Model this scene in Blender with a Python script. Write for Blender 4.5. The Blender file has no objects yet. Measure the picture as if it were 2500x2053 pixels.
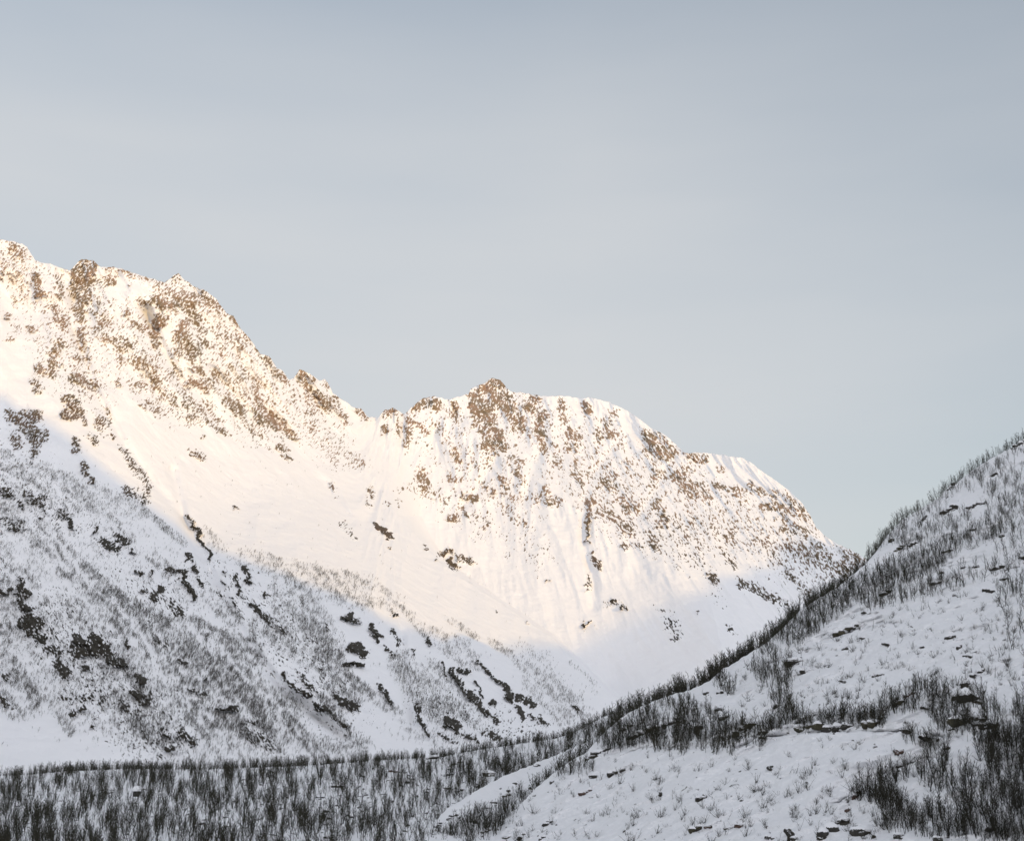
import bpy, bmesh, math, random
import numpy as np
from mathutils import Vector

# ------------------------------------------------------------------ camera, sky, sun, exposure
S = bpy.context.scene
COL = S.collection
R = math.radians
F = 3434.0                      # focal length in photo pixels (photo 2500 x 2053)
CX, CY, HOR = 1250.0, 1026.5, 1900.0
CAMZ = 60.0
PITCH = math.atan((HOR - CY) / F)
cd = bpy.data.cameras.new('camera'); cam = bpy.data.objects.new('camera', cd); COL.objects.link(cam)
cam.location = (0, 0, CAMZ); cam.rotation_euler = (R(90) + PITCH, 0, 0)
cd.sensor_width = 36.0; cd.lens = 36.0 * F / 2500.0; cd.clip_start = 0.5; cd.clip_end = 60000
S.camera = cam

SUN_EL, SUN_AZ = 8.0, 36.0      # sun low, behind the camera and a little to its right
sund = Vector((math.sin(R(SUN_AZ)) * math.cos(R(SUN_EL)), -math.cos(R(SUN_AZ)) * math.cos(R(SUN_EL)), math.sin(R(SUN_EL))))
sl = bpy.data.lights.new('sun', 'SUN'); so = bpy.data.objects.new('sun', sl); COL.objects.link(so)
sl.energy = 1.4; sl.angle = R(0.53); sl.color = (1.0, 0.61, 0.17)
so.rotation_euler = sund.to_track_quat('Z', 'Y').to_euler()
so.location = (0, 0, 900)

W = bpy.data.worlds.new('World'); S.world = W; W.use_nodes = True
nt = W.node_tree; nt.nodes.clear()
def N(t, nt, **kw):
    n = nt.nodes.new(t)
    for k, v in kw.items(): setattr(n, k, v)
    return n
def ramp(nt, pts, interp='LINEAR'):
    n = nt.nodes.new('ShaderNodeValToRGB'); cr = n.color_ramp; cr.interpolation = interp
    while len(cr.elements) > 1: cr.elements.remove(cr.elements[-1])
    cr.elements[0].position = pts[0][0]; cr.elements[0].color = tuple(pts[0][1]) + (1,) if len(pts[0][1]) == 3 else pts[0][1]
    for p, c in pts[1:]:
        e = cr.elements.new(p); e.color = tuple(c) + (1,) if len(c) == 3 else c
    return n
sky = N('ShaderNodeTexSky', nt, sky_type='NISHITA', sun_disc=False, sun_elevation=R(SUN_EL), sun_rotation=R(180 - SUN_AZ),
        altitude=100, air_density=1.0, dust_density=1.5, ozone_density=1.5)
bg = N('ShaderNodeBackground', nt); bg.inputs[1].default_value = 0.15
out = N('ShaderNodeOutputWorld', nt)
tc = N('ShaderNodeTexCoord', nt)
# thin high veil of cloud over the sky, long soft bands
mp = N('ShaderNodeMapping', nt); mp.inputs['Scale'].default_value = (1.0, 1.0, 4.5); mp.inputs['Rotation'].default_value = (0, R(14), 0)
nz = N('ShaderNodeTexNoise', nt); nz.inputs['Scale'].default_value = 2.3; nz.inputs['Detail'].default_value = 4; nz.inputs['Roughness'].default_value = 0.45
nt.links.new(tc.outputs['Generated'], mp.inputs[0]); nt.links.new(mp.outputs[0], nz.inputs['Vector'])
vr = ramp(nt, [(0.32, (0.80, 0.80, 0.80)), (0.66, (0.97, 0.97, 0.97))])
nt.links.new(nz.outputs['Fac'], vr.inputs[0])
sxyz = N('ShaderNodeSeparateXYZ', nt); nt.links.new(tc.outputs['Generated'], sxyz.inputs[0])
zr = ramp(nt, [(0.0, (1, 1, 1)), (0.24, (1.0, 1.0, 1.0)), (0.42, (.88, .88, .88)), (0.52, (.58, .58, .58)), (0.75, (.4, .4, .4))]); nt.links.new(sxyz.outputs[2], zr.inputs[0])
xr = N('ShaderNodeMapRange', nt); xr.inputs[1].default_value = .05; xr.inputs[2].default_value = .42; xr.inputs[3].default_value = 1.0; xr.inputs[4].default_value = .66; nt.links.new(sxyz.outputs[0], xr.inputs[0])
vm = N('ShaderNodeMath', nt, operation='MULTIPLY'); nt.links.new(zr.outputs[0], vm.inputs[0]); nt.links.new(xr.outputs[0], vm.inputs[1])
vm2 = N('ShaderNodeMath', nt, operation='MULTIPLY'); nt.links.new(vm.outputs[0], vm2.inputs[0]); nt.links.new(vr.outputs[0], vm2.inputs[1])
mx = N('ShaderNodeMix', nt, data_type='RGBA')
# the veil glows towards the low sun behind the camera and is duller opposite it
sg = N('ShaderNodeVectorMath', nt, operation='DOT_PRODUCT'); sg.inputs[1].default_value = (math.sin(R(SUN_AZ)), -math.cos(R(SUN_AZ)), 0.15)
nt.links.new(tc.outputs['Generated'], sg.inputs[0])
sm_ = N('ShaderNodeMapRange', nt); sm_.interpolation_type = 'SMOOTHSTEP'
for i_, v_ in ((1, -0.35), (2, 0.95), (3, 0.0), (4, 1.0)): sm_.inputs[i_].default_value = v_
nt.links.new(sg.outputs['Value'], sm_.inputs[0])
vc = N('ShaderNodeMix', nt, data_type='RGBA'); vc.inputs[6].default_value = (3.80, 3.86, 3.93, 1); vc.inputs[7].default_value = (13.6, 13.1, 13.4, 1)
nt.links.new(sm_.outputs[0], vc.inputs[0]); nt.links.new(vc.outputs[2], mx.inputs[7])
nt.links.new(vm2.outputs[0], mx.inputs[0]); nt.links.new(sky.outputs[0], mx.inputs[6])
nt.links.new(mx.outputs[2], bg.inputs[0]); nt.links.new(bg.outputs[0], out.inputs[0])

S.view_settings.view_transform = 'Standard'; S.view_settings.look = 'None'
S.view_settings.exposure = 0.25; S.view_settings.gamma = 1.0
S.render.engine = 'CYCLES'
S.cycles.max_bounces = 5; S.cycles.diffuse_bounces = 3

rng = np.random.default_rng(7); random.seed(7)

# ------------------------------------------------------------------ small maths
def ray(px, py):
    x = (px - CX) / F; y = -(py - CY) / F
    c, s = math.cos(PITCH), math.sin(PITCH)
    return x, c - s * y, s + c * y
def P(px, py, d):
    """point at horizontal forward distance d seen in direction of a photo pixel"""
    X, Y, Z = ray(np.asarray(px, float), np.asarray(py, float))
    k = d / Y
    return np.stack([X * k, Y * k, Z * k + CAMZ], -1)
def _h(ix, iy, seed):
    h = (ix.astype(np.int64) * 374761393 + iy.astype(np.int64) * 668265263 + seed * 1442695041) & 0x7fffffff
    h = ((h ^ (h >> 13)) * 1274126177) & 0x7fffffff
    return (h ^ (h >> 16)) & 0xffff
def noise(x, y, seed=0):
    ix = np.floor(x); iy = np.floor(y); fx = x - ix; fy = y - iy
    ux = fx * fx * fx * (fx * (fx * 6 - 15) + 10); uy = fy * fy * fy * (fy * (fy * 6 - 15) + 10)
    def g(ox, oy):
        a = _h(ix + ox, iy + oy, seed) * (2 * np.pi / 65536.0)
        return np.cos(a) * (fx - ox) + np.sin(a) * (fy - oy)
    a = g(0, 0); b = g(1, 0); c = g(0, 1); d = g(1, 1)
    return (a + ux * (b - a)) * (1 - uy) + (c + ux * (d - c)) * uy
def fbm(x, y, o=4, seed=0, gain=0.5):
    s = 0; a = 1.0
    for i in range(o):
        s = s + a * noise(x * 2 ** i + 17.3 * i, y * 2 ** i - 9.1 * i, seed + i * 31); a *= gain
    return s
def ridged(x, y, o=3, seed=0):
    s = 0; a = 1.0
    for i in range(o):
        s = s + a * (1 - 2.2 * np.abs(noise(x * 2 ** i + 5.3 * i, y * 2 ** i + 3.7 * i, seed + i * 13))); a *= 0.5
    return s
def sst(a, b, x):
    t = np.clip((x - a) / (b - a), 0, 1); return t * t * (3 - 2 * t)
class RBF:
    def __init__(s, pts):
        p = np.array(pts, float); s.c = p[:, :2] / 1000.0; v = np.log(p[:, 2]); n = len(p)
        A = np.zeros((n + 3, n + 3)); A[:n, :n] = s.phi(np.linalg.norm(s.c[:, None] - s.c[None], axis=2)) + np.eye(n) * 1e-4
        A[:n, n] = 1; A[:n, n + 1:] = s.c; A[n, :n] = 1; A[n + 1:, :n] = s.c.T
        s.w = np.linalg.solve(A, np.concatenate([v, [0, 0, 0]]))
    @staticmethod
    def phi(r):
        return np.where(r > 1e-9, r * r * np.log(np.maximum(r, 1e-9)), 0)
    def __call__(s, px, py):
        px = np.asarray(px, float) / 1000; py = np.asarray(py, float) / 1000; n = len(s.c)
        v = s.w[n] + s.w[n + 1] * px + s.w[n + 2] * py
        for i in range(n): v = v + s.w[i] * s.phi(np.hypot(px - s.c[i, 0], py - s.c[i, 1]))
        return np.exp(v)
def poly(pts):
    a = np.array(pts, float); return lambda x: np.interp(x, a[:, 0], a[:, 1])
def strokes(px, py, L, soft=0.55):
    """highest intensity of a list of capsule strokes (x0,y0,x1,y1,width,value) at points px,py"""
    out = np.zeros_like(px)
    for x0, y0, x1, y1, w, v in L:
        r = w * 1.25
        m = (px > min(x0, x1) - r) & (px < max(x0, x1) + r) & (py > min(y0, y1) - r) & (py < max(y0, y1) + r)
        if not m.any(): continue
        X = px[m]; Y = py[m]; dx, dy = x1 - x0, y1 - y0; l2 = dx * dx + dy * dy + 1e-6
        t = np.clip(((X - x0) * dx + (Y - y0) * dy) / l2, 0, 1)
        dd = np.hypot(X - x0 - t * dx, Y - y0 - t * dy) / w
        out[m] = np.maximum(out[m], v * (1 - sst(soft, 1.2, dd)))
    return out
def reg(ox, oy, k, L):
    """strokes noted in an enlarged view -> photo pixels"""
    o = []
    for s in L:
        if len(s) == 4: s = (s[0], s[1], s[0], s[1], s[2], s[3])
        o.append((ox + s[0] * k, oy + s[1] * k, ox + s[2] * k, oy + s[3] * k, s[4] * k, s[5]))
    return o
K = 0.4257

# ------------------------------------------------------------------ where bare rock shows on the mountains
ROCK = reg(0, 550, K, [(60,110,130,160,45,.5),(200,280,225,400,20,.8),(5,270,10,320,15,.6),(70,320,75,360,12,.6),(75,420,70,470,30,.45),(40,520,60,550,15,.7),
(340,300,350,400,40,.4),(310,470,360,560,40,.45),(445,230,430,390,45,.95),(520,200,480,420,50,.65),(440,400,470,530,45,.8),(460,530,470,640,30,.65),(480,640,490,720,20,.55),
(630,250,640,330,40,.55),(720,250,900,330,60,.25),(730,500,28,.5),(735,355,12,.7),(560,320,560,520,60,.28),(600,520,560,620,60,.35),
(170,590,190,600,30,.6),(345,670,330,720,30,.8),(300,740,310,800,35,.5),(367,795,15,.8),(230,830,290,850,50,.6),(200,900,230,930,40,.4),(430,870,520,920,45,.8),(440,760,500,790,40,.5),
(380,1000,450,1060,50,.8),(370,1080,410,1100,30,.8),(480,1090,490,1130,25,.5),(580,1120,600,1160,55,.5),(640,1210,15,.5),(440,1230,450,1290,30,.65),(510,1200,560,1240,25,.5),
(70,1100,200,1100,45,.75),(150,1150,210,1230,50,.9),(80,1200,100,1260,40,.5),(180,1290,200,1310,30,.6),(260,1180,280,1220,25,.4),(485,1370,490,1410,28,.9),(520,1450,530,1470,20,.9),
(700,1270,850,1500,40,.35),(600,1040,640,1130,15,.4),(100,600,60,660,40,.3),(60,180,150,400,60,.3),(0,150,30,260,40,.3),
(1010,290,1020,320,30,.45),(960,380,1200,440,60,.42),(1170,400,1250,470,30,.55),(930,460,1100,450,40,.75),(900,560,930,540,45,.9),(890,620,900,680,30,.9),(1100,500,1130,560,45,.65),(1050,570,1060,660,45,.6),
(820,450,900,420,40,.45),(1040,640,1100,740,60,.45),(1000,740,1170,680,50,.4),(1150,600,1400,660,80,.3),(1380,690,18,.8),(750,570,830,600,40,.45),(600,640,740,700,50,.42),(700,780,860,800,60,.42),
(870,870,890,930,50,.65),(680,895,25,.6),(780,920,1000,980,50,.36),(850,1030,900,1050,60,.4),(960,960,1000,1040,30,.35),(1130,820,1150,840,30,.6),(1090,900,1200,900,40,.75),(1180,940,1180,960,25,.6),
(1230,840,1260,880,30,.5),(1150,700,1100,760,40,.42),(1000,820,960,860,30,.4),(1060,1010,1200,1060,60,.3),(1240,1160,1290,1180,30,.5),(1165,1210,20,.6),(1110,1300,1160,1330,35,.4),(1100,1110,1250,1130,50,.3),
(1300,1000,1380,1070,45,.55),(1300,880,1440,920,60,.26),(1450,900,1500,1060,30,.5),(1490,1080,1600,1150,50,.95),(1600,1150,1690,1210,30,.9),(1610,1280,1650,1330,30,.6),(1400,1100,1480,1200,50,.25),
(1720,830,1740,900,35,.8),(1740,910,1770,940,25,.7),(1780,980,1870,1020,45,.95),(1680,980,1690,1020,15,.5),(1760,1070,1880,1060,20,.65),(1800,1155,20,.6),(1590,850,1640,890,35,.5),(1550,760,1570,800,20,.4),
(1860,890,1880,930,25,.5),(1790,860,1800,880,20,.5),(1920,1000,1980,1130,40,.35),(2050,1060,2070,1080,20,.6),(1400,900,1420,800,30,.3),(1850,1250,2050,1350,80,.2),(1260,450,1340,540,40,.35),(1350,550,1600,850,30,.35),
(1900,1480,1930,1560,20,.4),(1345,1620,12,.6),(650,560,1050,1000,230,.13),(1050,420,1500,1100,240,.16),(1500,850,1950,1300,160,.12),(100,250,500,900,240,.12)])
ROCK += [(-120,700,-60,1000,60,.5),(-300,620,-240,800,60,.55),(-520,560,-460,800,70,.5),(-800,640,-760,900,60,.5),(-1100,700,-1040,900,60,.5),(-900,1250,-100,1350,150,.3)]
ROCK += reg(800, 850, K, [(330,370,370,360,35,.65),(330,460,335,480,25,.7),(400,420,410,470,30,.4),(560,310,640,330,45,.55),(500,330,520,340,30,.6),(470,420,470,480,35,.55),(530,450,560,480,40,.4),(460,520,450,560,20,.6),
(190,360,220,400,25,.5),(730,325,735,335,30,.7),(650,460,630,480,20,.5),(690,370,760,420,40,.35),(880,210,990,195,40,.85),(850,270,870,330,50,1.0),(930,260,960,320,50,.92),(825,320,850,410,28,1.1),(880,350,930,400,50,.75),
(870,410,840,440,20,.95),(1000,300,1100,420,80,.52),(900,470,980,500,50,.72),(930,540,1000,560,35,.95),(960,600,980,610,20,.7),(1080,450,1150,480,50,.5),(1180,290,1200,300,25,.95),(1160,330,1240,400,50,.52),
(1210,430,1250,600,40,.45),(1340,310,1345,350,25,.65),(1340,370,1360,430,30,.4),(1480,330,1490,360,35,.85),(1530,400,15,.5),(1390,480,1430,510,40,.65),(1380,575,20,1.1),(1425,560,1435,590,14,1.1),(1410,620,1420,660,14,.7),
(1300,620,1320,660,40,.45),(1240,590,1250,610,15,.7),(1540,480,1620,500,40,.4),(1640,370,1560,520,30,.4),(1600,420,1680,560,70,.22),(1830,500,1880,560,45,.9),(1840,590,1960,610,35,.75),(1900,500,2000,600,25,.5),
(1720,640,1730,660,30,.4),(2070,610,2114,630,25,.95),(720,600,755,640,22,.95),(800,620,850,670,30,.3),(870,560,930,620,50,.3),(540,720,560,790,50,.5),(485,690,20,.3),(690,730,720,760,35,.45),(770,755,20,.5),
(500,800,620,840,60,.27),(900,780,905,790,20,.75),(945,815,22,1.1),(990,750,1010,780,25,.75),(1000,830,1070,870,40,.3),(1060,630,1110,660,40,.4),(1070,700,1120,760,35,.4),(1240,800,1250,830,40,.42),
(1190,850,1330,880,45,.4),(1400,720,1430,740,40,.42),(1440,760,1460,790,20,.4),(1600,750,1620,800,30,.85),(1600,690,1640,730,30,.4),(1520,850,1490,960,20,.75),(1490,980,1490,1110,14,.95),(1510,1190,1550,1250,25,.65),
(1500,1290,1500,1380,15,.42),(780,850,850,860,25,.7),(780,930,800,950,20,.65),(700,970,750,970,30,.55),(860,960,900,1000,60,.27),(900,1025,30,.45),(1030,900,1100,1000,60,.25),(1100,980,1120,1010,15,.4),
(240,820,270,850,25,.65),(220,880,240,900,20,.42),(340,890,20,.45),(280,1020,360,1080,22,.95),(355,1142,10,.7),(70,1000,150,1080,30,.3),(150,640,200,660,20,.42),(20,790,50,860,15,.35),(562,1145,14,.8),
(400,820,430,800,20,.3),(410,860,410,930,15,.42),(650,1180,720,1170,18,.85),(700,1230,730,1250,25,.95),(760,1190,840,1220,30,.42),(630,1215,9,.8),(1700,880,1750,960,60,.5),(1600,940,1700,1000,60,.37),
(1690,1010,1740,1050,45,.52),(1870,880,1920,940,40,.52),(1910,970,1930,1010,25,1.1),(1900,880,1930,1000,20,.65),(1850,1060,1880,1130,40,.48),(1700,1130,1800,1130,30,.32),(1910,715,15,.8),(1870,640,1880,800,20,.42),
(2000,720,2100,830,70,.42),(1990,960,2100,1180,60,.22),(975,1500,12,.6),(1143,1550,12,.4),(1470,1590,1510,1560,10,.8),(1555,1605,7,.9),(1600,1460,1700,1480,20,.5),(1265,1330,9,.6),(1890,1480,2000,1560,30,.27),
(1960,1560,2000,1640,50,.3),(500,350,1100,900,250,.12),(1100,350,1700,900,300,.14),(1500,850,2100,1150,200,.12),(700,850,1200,1150,200,.1)])
ROCK += reg(1500, 1050, 0.473, [(390,130,470,150,22,.95),(530,200,550,210,20,.75),(710,265,12,.95),(350,200,480,330,60,.3),(520,290,560,300,30,.42),(620,310,660,340,35,.55),(690,300,760,320,30,.5),(820,310,830,360,20,.85),
(770,390,800,400,30,.6),(820,460,15,.85),(880,440,20,.75),(880,340,960,410,30,.65),(930,400,1010,460,40,.65),(1010,470,1040,500,25,.5),(840,400,900,420,40,.5),(600,460,620,520,40,.32),(380,470,620,560,60,.26),
(560,600,610,690,40,.32),(170,530,200,590,35,.42),(250,450,260,480,15,.95),(720,550,800,580,40,.3),(200,200,900,650,200,.12),(880,500,1000,520,40,.42),(930,600,1000,660,50,.72),(1050,620,1120,700,50,.75),
(1130,650,1130,720,14,.75),(860,690,910,740,15,1.0),(900,740,980,830,25,.68),(980,830,1030,870,20,.8),(1200,680,1290,670,40,.85),(1180,610,1260,640,20,.42),(1150,720,1200,740,40,.55),(810,640,840,660,15,.4),
(500,750,520,790,30,.65),(650,780,760,830,35,.48),(780,840,830,870,25,.85),(840,880,900,890,18,.65),(430,940,12,.6),(240,920,260,930,15,.42),(600,1020,620,1040,25,.3),(32,910,10,.8),(500,830,540,860,60,.12),(900,600,1250,760,150,.15)])
ROCK += reg(0, 1150, K, [(10,110,50,140,35,.85),(120,200,22,.8),(190,170,240,190,40,.5),(150,130,250,140,30,.38),(220,150,260,220,10,.55),(20,290,110,320,40,.5),(360,240,370,260,25,.55),(400,270,410,310,20,.75),
(550,335,20,.8),(240,265,20,.65),(650,370,730,400,25,.65),(580,400,660,440,40,.5),(760,440,770,470,12,.7),(480,5,25,1.0),(520,50,540,70,18,1.0),(720,100,840,160,40,.42),(830,50,12,.65),
(1080,270,1110,330,12,.9),(1120,330,1170,430,20,.95),(1180,440,1210,490,15,.85),(1085,490,25,1.0),(780,580,800,600,20,1.0),(870,585,14,1.0),(970,570,1060,590,25,.85),(1060,620,1110,720,16,1.0),
(1110,550,1120,580,22,.85),(1130,620,1160,650,20,.65),(1285,580,15,1.0),(1280,620,1280,650,8,.9),(830,680,900,740,25,.65),(900,690,1030,800,45,.5),(1360,600,1380,720,15,.65),(1400,550,1430,650,15,.75),
(1440,760,1520,850,22,.75),(1520,705,14,1.0),(1330,730,1340,770,12,.75),(1270,700,1280,720,10,.6),(115,620,18,.9),(120,660,150,700,35,.85),(60,680,25,.75),(0,690,30,720,20,.75),(110,740,140,800,30,.9),
(150,860,220,890,45,.9),(120,880,190,910,35,.85),(200,930,250,970,35,.95),(270,1030,320,1030,35,.62),(330,1090,380,1160,40,.9),(430,960,540,1030,34,1.0),(420,1030,500,1050,35,.85),(540,960,620,1060,45,.72),
(620,1070,700,1100,35,.85),(490,1130,25,.75),(720,960,720,1010,14,.9),(700,1110,740,1110,12,.55),(790,1180,820,1200,35,.75),(775,1280,840,1330,28,1.1),(855,1280,860,1340,15,.65),(350,1290,420,1310,30,.42),
(440,1310,530,1280,35,.42),(420,1390,490,1370,25,.55),(560,1340,600,1300,30,.42),(20,1170,50,1170,20,.75),(10,1300,60,1360,30,.75),(700,1360,720,1390,30,.55),(870,950,930,1000,30,.42),(1040,1080,1060,1110,20,.55),
(1090,1260,1140,1290,30,.55),(1182,1190,14,.7),(1240,1370,1380,1360,12,.9),(1050,1500,1110,1560,35,.55),(960,1580,1000,1580,20,1.0),(940,1500,980,1510,20,.55),(1400,1500,1550,1560,60,.3),(1410,1440,1500,1470,20,.45),
(510,1462,14,.7),(1620,1170,1680,1240,20,.85),(1680,1240,1760,1300,20,.95),(1720,1170,1800,1260,30,.5),(1810,1330,1900,1380,20,1.1),(1930,1290,2040,1350,40,.65),(1930,1410,1980,1470,18,.65),(2010,830,25,1.1),
(1960,840,2070,850,15,.85),(1870,890,20,.55),(2020,1000,2080,1040,40,.75),(1980,1100,2090,1110,18,1.0),(1540,860,1640,930,20,.42),(1500,1000,6,.9),(300,900,900,1500,300,.12),(0,0,900,700,300,.08),(1300,600,2000,1400,300,.09)])
ROCK += reg(700, 1300, 0.4337, [(480,520,530,590,18,.85),(490,580,510,620,12,.85),(600,460,620,470,14,.85),(600,560,640,620,25,.55),(550,660,600,700,20,.5),(520,860,600,970,15,.62),(700,660,720,680,12,.6),(785,590,800,620,12,.85),
(880,740,900,800,10,.9),(930,770,960,840,15,1.1),(980,770,1020,780,22,1.0),(960,840,1040,940,12,1.1),(1030,900,1100,980,18,1.0),(1060,840,1090,920,15,.65),(1090,980,1130,1020,14,.85),(1080,720,1180,830,9,1.0),
(1180,830,1270,930,20,1.1),(1230,920,1280,960,12,.85),(1150,940,1170,960,20,.65),(1320,940,1380,960,35,.75),(1310,1000,1330,1040,22,.9),(1370,1030,1400,1060,18,.85),(1430,1040,1460,1070,20,.5),(1150,1040,1180,1060,15,.55),
(740,980,770,1060,25,.65),(750,1060,790,1100,18,.72),(910,1060,960,1100,35,.85),(850,1120,950,1180,20,.42),(1000,1140,1060,1170,25,.6),(1100,1120,1200,1160,30,.5),(790,1120,800,1140,15,.55),(1610,960,1640,1000,14,.55),
(750,950,1500,1150,140,.12)])
# ------------------------------------------------------------------ where birch scrub grows on the far slope
SCRUB = reg(0, 1150, K, [(0,250,300,420,80,.4),(350,450,600,680,50,.8),(200,420,300,500,40,.6),(0,400,60,600,50,.5),(150,560,200,650,40,.6),(350,590,40,.8),(450,620,600,760,70,.7),(600,700,900,860,60,.95),
(650,300,750,400,40,.5),(870,500,970,580,45,.8),(700,850,1200,1000,100,.75),(1080,870,1480,1100,50,1.1),(1100,1050,1600,1380,120,.95),(900,1000,1100,1300,120,.65),(650,1100,850,1450,120,.5),(820,1450,900,1560,60,.75),
(1100,1400,1200,1500,60,.7),(1250,1400,1600,1560,80,.6),(1640,1420,1840,1644,35,1.2),(0,1000,120,1200,80,.6),(190,1200,190,1350,40,.7),(0,1300,100,1400,50,.5),(300,800,700,900,100,.5),(1400,500,1800,600,60,.5),
(1750,620,2114,720,60,.75),(1650,700,1850,1000,120,.65),(1500,900,1700,1000,80,.6),(1750,1000,2000,1300,100,.6),(1900,1400,2100,1600,50,.65),(1200,720,1340,860,50,.65),(1200,950,1450,1020,60,.7),(600,150,800,230,50,.5),
(200,30,700,200,80,.25),(820,230,1060,420,24,.9),(1180,360,1250,440,40,.65),(0,1000,1500,1560,300,.18),(0,200,900,700,300,.12),(350,1440,400,1500,30,.35),(1850,1560,2100,1644,40,.4)])
SCRUB += reg(700, 1300, 0.4337, [(0,250,450,350,100,.65),(300,230,640,380,30,.75),(0,400,250,700,100,.75),(300,300,600,420,40,.65),(650,420,800,600,26,.9),(780,560,1000,640,40,.75),(920,500,1080,600,18,.9),(1150,620,1480,820,22,1.3),
(1300,720,1650,960,38,1.2),(1500,900,1700,1020,40,.85),(850,600,1050,740,60,.5),(650,750,850,1000,90,.75),(800,800,1000,1000,90,.65),(900,900,1100,1080,70,.5),(1400,850,1600,1050,80,.65),(1600,740,1780,890,12,.6),
(1780,770,1920,900,12,.5),(350,830,620,1030,36,1.0),(200,950,400,1180,40,.85),(0,1060,230,1320,32,1.2),(600,1100,1000,1200,60,.3),(1450,800,1700,900,50,.3),(1300,640,1500,740,40,.3)])
SCRUB += reg(0, 550, K, [(0,1330,300,1500,70,.5),(280,1430,620,1640,60,.6),(0,1500,400,1640,60,.45)])
SCRUB += reg(1500, 1050, 0.473, [(270,960,370,1080,40,.3)]) + [(-500,1250,-60,1500,130,.6)]

# ------------------------------------------------------------------ materials
def mat(name):
    m = bpy.data.materials.new(name); m.use_nodes = True; nt = m.node_tree
    return m, nt, nt.nodes['Principled BSDF']
def terrain_mat(name, bump_scale, bump_d, rock_scale, frag=False):
    m, nt, b = mat(name); L = nt.links
    tc = N('ShaderNodeTexCoord', nt)
    at = N('ShaderNodeAttribute', nt, attribute_name='rock')
    if frag:
        fr = []
        for an_ in ('strata_a', 'strata_b'):
            aa = N('ShaderNodeAttribute', nt, attribute_name=an_); q1 = N('ShaderNodeTexNoise', nt); q1.inputs['Scale'].default_value = 1.0; q1.inputs['Detail'].default_value = 3; q1.inputs['Roughness'].default_value = .6
            L.new(aa.outputs['Vector'], q1.inputs['Vector']); fr.append(q1)
        wv = N('ShaderNodeAttribute', nt, attribute_name='strata_w'); mf = N('ShaderNodeMix', nt, data_type='FLOAT')
        L.new(wv.outputs['Fac'], mf.inputs[0]); L.new(fr[0].outputs['Fac'], mf.inputs[2]); L.new(fr[1].outputs['Fac'], mf.inputs[3])
        ad = N('ShaderNodeMath', nt, operation='SUBTRACT'); L.new(at.outputs['Fac'], ad.inputs[0]); L.new(mf.outputs[0], ad.inputs[1])
        rs = N('ShaderNodeMapRange', nt); rs.inputs[1].default_value = -.012; rs.inputs[2].default_value = .022; L.new(ad.outputs[0], rs.inputs[0])
    else:
        n1 = N('ShaderNodeTexNoise', nt); n1.inputs['Scale'].default_value = rock_scale; n1.inputs['Detail'].default_value = 5; n1.inputs['Roughness'].default_value = .65
        L.new(tc.outputs['Object'], n1.inputs['Vector'])
        ma = N('ShaderNodeMath', nt, operation='MULTIPLY_ADD'); ma.inputs[1].default_value = 1.8; ma.inputs[2].default_value = -0.9
        L.new(n1.outputs['Fac'], ma.inputs[0])
        ad = N('ShaderNodeMath', nt, operation='ADD'); L.new(at.outputs['Fac'], ad.inputs[0]); L.new(ma.outputs[0], ad.inputs[1])
        rs = ramp(nt, [(0.40, (0, 0, 0)), (0.54, (1, 1, 1))]); L.new(ad.outputs[0], rs.inputs[0])
    # rock colour: brown schist with darker lichen and rusty patches
    n2 = N('ShaderNodeTexNoise', nt); n2.inputs['Scale'].default_value = rock_scale * 0.06; n2.inputs['Detail'].default_value = 3
    L.new(tc.outputs['Object'], n2.inputs['Vector'])
    rc = ramp(nt, [(0.32, (0.20, 0.155, 0.10)), (0.48, (0.30, 0.22, 0.145)), (0.62, (0.36, 0.245, 0.175)), (0.75, (0.23, 0.185, 0.12))])
    L.new(n2.outputs['Fac'], rc.inputs[0])
    # shade painted into the rock colour: near-black low down, sunlit brown higher up
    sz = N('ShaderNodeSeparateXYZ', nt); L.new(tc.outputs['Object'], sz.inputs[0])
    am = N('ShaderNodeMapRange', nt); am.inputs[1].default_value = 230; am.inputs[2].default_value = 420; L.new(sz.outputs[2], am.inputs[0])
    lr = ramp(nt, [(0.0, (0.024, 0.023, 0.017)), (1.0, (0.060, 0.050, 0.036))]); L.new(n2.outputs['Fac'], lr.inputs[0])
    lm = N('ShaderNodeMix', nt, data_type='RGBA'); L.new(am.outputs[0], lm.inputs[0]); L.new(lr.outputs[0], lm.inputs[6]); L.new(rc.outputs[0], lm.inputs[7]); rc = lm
    n3 = N('ShaderNodeTexNoise', nt); n3.inputs['Scale'].default_value = rock_scale * 1.7; n3.inputs['Detail'].default_value = 4
    L.new(tc.outputs['Object'], n3.inputs['Vector'])
    r3 = ramp(nt, [(0.3, (0.55, 0.55, 0.55)), (0.7, (1.15, 1.15, 1.15))]); L.new(n3.outputs['Fac'], r3.inputs[0])
    mm = N('ShaderNodeMix', nt, data_type='RGBA', blend_type='MULTIPLY'); mm.inputs[0].default_value = 1
    L.new(rc.outputs[2], mm.inputs[6]); L.new(r3.outputs[0], mm.inputs[7])
    mc = N('ShaderNodeMix', nt, data_type='RGBA'); mc.inputs[6].default_value = (0.87, 0.875, 0.89, 1)
    L.new(rs.outputs[0], mc.inputs[0]); L.new(mm.outputs[2], mc.inputs[7]); L.new(mc.outputs[2], b.inputs['Base Color'])
    b.inputs['Roughness'].default_value = 0.75; b.inputs['Specular IOR Level'].default_value = 0.2
    n4 = N('ShaderNodeTexNoise', nt); n4.inputs['Scale'].default_value = bump_scale; n4.inputs['Detail'].default_value = 6; n4.inputs['Roughness'].default_value = .6
    L.new(tc.outputs['Object'], n4.inputs['Vector'])
    bp = N('ShaderNodeBump', nt); bp.inputs['Strength'].default_value = 0.7; bp.inputs['Distance'].default_value = bump_d
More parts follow.
